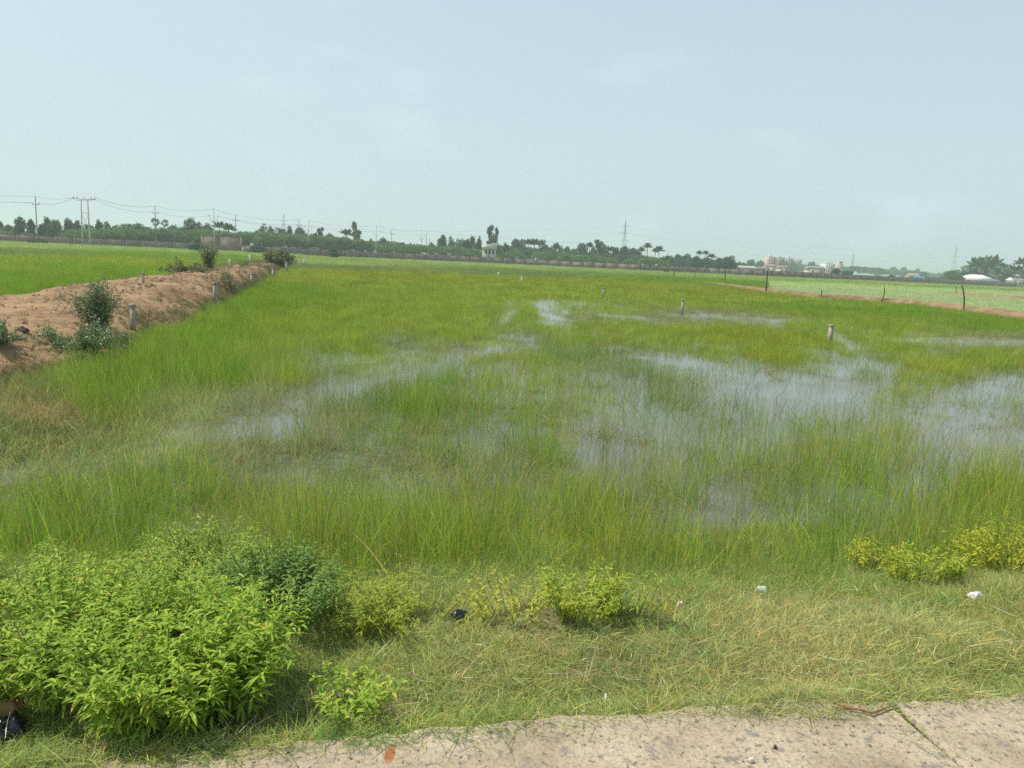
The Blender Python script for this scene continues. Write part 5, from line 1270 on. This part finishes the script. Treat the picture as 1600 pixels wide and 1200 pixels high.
def block(nm, label, px0, px1, yt, D, floors, bays, wmat, wings):
    a = at(px0, yt, D); c = at(px1, yt, D); w_ = c[0] - a[0]; h = a[2]; fh = h / floors
    th = thing(nm, label, 'apartment block', (a[0], D, 0)); bw = w_ / bays
    for (u0, u1, hh, mt) in wings: boxpart('wall', (u0 * w_, 0, 0), (u1 * w_ - .05, 14, h * hh), mt, th)
    for f_ in range(floors):
        for (u0, u1, hh, mt) in wings:
            if (f_ + 1) * fh <= h * hh + .1: boxpart('balcony', (u0 * w_ + .3, -1.2, f_ * fh + .1), (u1 * w_ - .4, -.003, f_ * fh + .9), 'cream', th)
        for i in range(bays):
            u = (i + .5) / bays; hh = [q[2] for q in wings if q[0] <= u < q[1]]
            if hh and (f_ + 1) * fh <= h * hh[0] + .1: boxpart('window', (u * w_ - bw * .24, -.06, f_ * fh + fh * .38), (u * w_ + bw * .24, .05, f_ * fh + fh * .86), 'dk', th)
    for u in (.06, .33, .6): boxpart('water_tank', (u * w_, 3, h * .985), (u * w_ + 2.2, 6, h * 1.0 + 1.6), 'white', th)
    return th
block('apartment_block', 'large pale apartment block in the haze with rows of balconies', 1201, 1254, 401, 700, 6, 14, 'cream', [(0, .21, 1.0, 'pink'), (.23, .48, 1.0, 'cream'), (.48, .75, 1.0, 'white'), (.75, 1.0, .93, 'cream')])
block('apartment_block', 'smaller hazy white block right of the large apartment block', 1291, 1305, 412, 700, 4, 4, 'white', [(0, 1, 1.0, 'white')])
block('apartment_block', 'narrow unfinished grey block right of the smaller white one', 1312, 1318, 411, 700, 4, 2, 'greyr', [(0, 1, 1.0, 'pink')])
def pavilion():
    D = 385.0; a = at(1500, 439.5, D); c = at(1567, 442, D); x0, x1 = a[0], c[0]; ze = 2.35; zr_ = at(1537, 429.5, D)[2]; w_ = x1 - x0; dp = 12
    th = thing('hall_roof', 'low hall with wide white hipped sheet roof behind the wall at right', 'hall', (x0, D, 0))
    boxpart('wall', (1, 1, 0), (w_ - 1, dp - 1, ze - .01), 'cream', th)
    mb = MB(); V = [(0, 0, ze), (w_, 0, ze), (w_, dp, ze), (0, dp, ze), (w_ * .38, dp / 2, zr_), (w_ * .66, dp / 2, zr_)]
    mb.add(V, [(0, 1, 5, 4), (2, 3, 4, 5), (0, 3, 2, 1), (1, 2, 5), (3, 0, 4)]); mb.build('roof', M['roofw'], th)
    for q in np.linspace(.04, .96, 7): boxpart('pillar', (q * w_ - .12, .2, 0), (q * w_ + .12, .44, ze - .004), 'cream', th)
pavilion()

# ------------------------------------------------------------------ litter
def crumple(name, label, px, py, sx, sy, sz, mat, seed, cat='litter', n_=14, z=None, amp=.45, rz=0):
    p = hit(px, py) if z is None else onz(px, py, z); r = np.random.default_rng(seed)
    u = np.linspace(-1, 1, n_); A, Bq = np.meshgrid(u, u); R_ = np.hypot(A, Bq)
    nz_ = fbm(A * 2.2 + seed, Bq * 2.2, 3, seed); rad = 1 - .28 * (fbm(np.arctan2(Bq, A) * 1.3 + seed, 0 * A, 2, seed + 1))
    X_ = A * rad * sx * (1 + .2 * (nz_ - .5)); Y_ = Bq * rad * sy; Z_ = sz * np.clip(1 - np.maximum(abs(A), abs(Bq)) ** 3, 0, 1) * (1 - amp + 2 * amp * nz_ * (1 + .5 * r.random(A.shape)))
    top = np.stack([X_.ravel(), Y_.ravel(), Z_.ravel() + .006], 1); bot = top.copy(); bot[:, 2] = top[:, 2] * .3 - .004
    idx = np.arange(n_ * n_).reshape(n_, n_); Fq = np.stack([idx[:-1, :-1], idx[:-1, 1:], idx[1:, 1:], idx[1:, :-1]], -1).reshape(-1, 4)
    ring = np.concatenate([idx[0, :], idx[1:, -1], idx[-1, -2::-1], idx[-2:0:-1, 0]]); rn = np.roll(ring, -1); k = n_ * n_
    Fs = np.stack([ring, ring + k, rn + k, rn], 1)
    o = link(name, new_mesh(name, np.concatenate([top, bot]), np.concatenate([Fq, Fq[:, ::-1] + k, Fs])), mat, loc=p); o.rotation_euler.z = rz
    return tag(o, label, cat)
blk = pmat('black_plastic', (.012, .014, .02), .3, .5); wht = pmat('white_plastic', (.62, .64, .66), .45, .4); crm = pmat('cream_paper', (.70, .60, .38), .8); tn_ = pmat('orange_cloth', (.45, .25, .12), .8)
crumple('plastic_bag', 'crumpled black plastic bag lying in the grass beside the feathery yellow weed', 718, 972, .06, .045, .045, blk, 61, 'plastic bag', amp=.35, rz=.4)
crumple('plastic_litter', 'white plastic scrap below the tallest yellow weed at right', 1526, 934, .05, .03, .022, wht, 62, rz=.3)
crumple('plastic_litter', 'flat white plastic piece in the grass right of the cream scrap', 1190, 924, .035, .03, .018, wht, 63, rz=-.4)
crumple('plastic_litter', 'thin white scrap at the near water edge', 1203, 853, .05, .025, .02, wht, 64, rz=0)
crumple('paper_scrap', 'small cream coloured paper scrap standing in the grass', 1062, 952, .020, .012, .03, crm, 65, 'paper')
crumple('plastic_litter', 'small white scrap left of the thin one at the water edge', 1112, 862, .025, .02, .015, wht, 66)
crumple('dark_plastic', 'dark plastic sheet showing under the bush at the bottom left edge', 12, 1150, .07, .06, .06, blk, 67, rz=.5)
crumple('cloth_scrap', 'orange brown cloth scrap beside the dark plastic at the left edge', 14, 1118, .05, .03, .05, tn_, 68)
crumple('stone', 'flat grey stone at the road edge under the corner bush', 272, 1186, .045, .03, .015, M['conc'], 69, 'stone', z=.53)
def stick(name, pts, rad, mat, label, cat):
    P = np.array(pts); mb = MB(); mb.tube(P - P[0], rad, 5); return tag(mb.build(name, mat, loc=P[0]), label, cat)
stick('dry_twig', [onz(x, y, .563) for x, y in ((1308, 1100), (1325, 1106), (1345, 1109), (1362, 1114), (1380, 1108), (1392, 1103))], .0042, pmat('brown_twig', (.26, .12, .05), .8), 'curved brown twig lying on the concrete left of the joint', 'twig')
q = hit(945, 1103); stick('white_stick', [q, q + [.003, .004, .02], q + [.002, .006, .045]], .004, pmat('white_stick', (.75, .75, .72), .6), 'tiny white stick standing in the verge grass near the road', 'litter')
crumple('stone', 'dark reddish stone lying on the bare top of the earth bank near the left edge', 36, 519, .10, .07, .07, noisy('dark_stone', [(.05, .03, .025), (.12, .07, .05)], 8), 72, 'stone')
crumple('plastic_litter', 'small pale scrap in the grass between the two white pieces at right', 1264, 882, .028, .02, .016, wht, 73)
crumple('pebble', 'small dark pebble on the concrete left of the joint', 1211, 1169, .006, .005, .006, M['wood'], 70, 'pebble', z=.552)
crumple('pebble', 'pale pebble near the bottom edge of the concrete', 1174, 1190, .009, .008, .008, M['postw'], 71, 'pebble', z=.552)

def grit():
    r = np.random.default_rng(91); N = 2600; x = (r.random(N) * 2 - 1) * 2.6; s = -.9 * r.random(N) ** 2.2 + .03; y = road_edge(x) + s
    V0 = np.array([(1, 0, 0), (.4, .9, .1), (-.7, .6, 0), (-.8, -.5, .1), (.3, -1, 0), (.1, .1, .7), (-.2, .1, .6)]); F0 = np.array([(0, 1, 5), (1, 6, 5), (1, 2, 6), (2, 3, 6), (3, 4, 6), (4, 5, 6), (4, 0, 5)])
    s_ = .0012 + .0045 * r.random(N) ** 3; a = r.random(N) * 6.283
    R_ = np.stack([np.stack([np.cos(a), -np.sin(a), 0 * a], 1), np.stack([np.sin(a), np.cos(a), 0 * a], 1), np.tile([0, 0, 1.], (N, 1))], 1)
    V = np.einsum('nij,vj->nvi', R_, V0) * (1 + .3 * r.normal(size=(N, 7, 1))) * s_[:, None, None] + np.stack([x, y, np.full(N, .554)], 1)[:, None]
    Fq = (F0[None] + (np.arange(N) * 7)[:, None, None]).reshape(-1, 3)
    tag(link('road_grit', new_mesh('road_grit', V.reshape(-1, 3), Fq), noisy('grit', [(.10, .07, .045), (.42, .36, .28)], 9)), 'fine grit and crumbs of soil along the edge of the concrete road', 'grit', kind='stuff')
grit()
# ------------------------------------------------------------------ haze
mh = bpy.data.materials.new('haze'); mh.use_nodes = True; n = mh.node_tree.nodes; n.remove(n['Principled BSDF'])
pv = n.new('ShaderNodeVolumePrincipled'); pv.inputs['Color'].default_value = (.70, .80, .83, 1); pv.inputs['Density'].default_value = .0006; pv.inputs['Anisotropy'].default_value = .25
mh.node_tree.links.new(pv.outputs[0], n['Material Output'].inputs['Volume'])
mb = MB(); mb.box((-5000, -80, -1.2), (5000, 5000, 46)); o = mb.build('haze', mh); tag(o, 'thin pale bluish haze over the whole field', 'haze', kind='stuff')
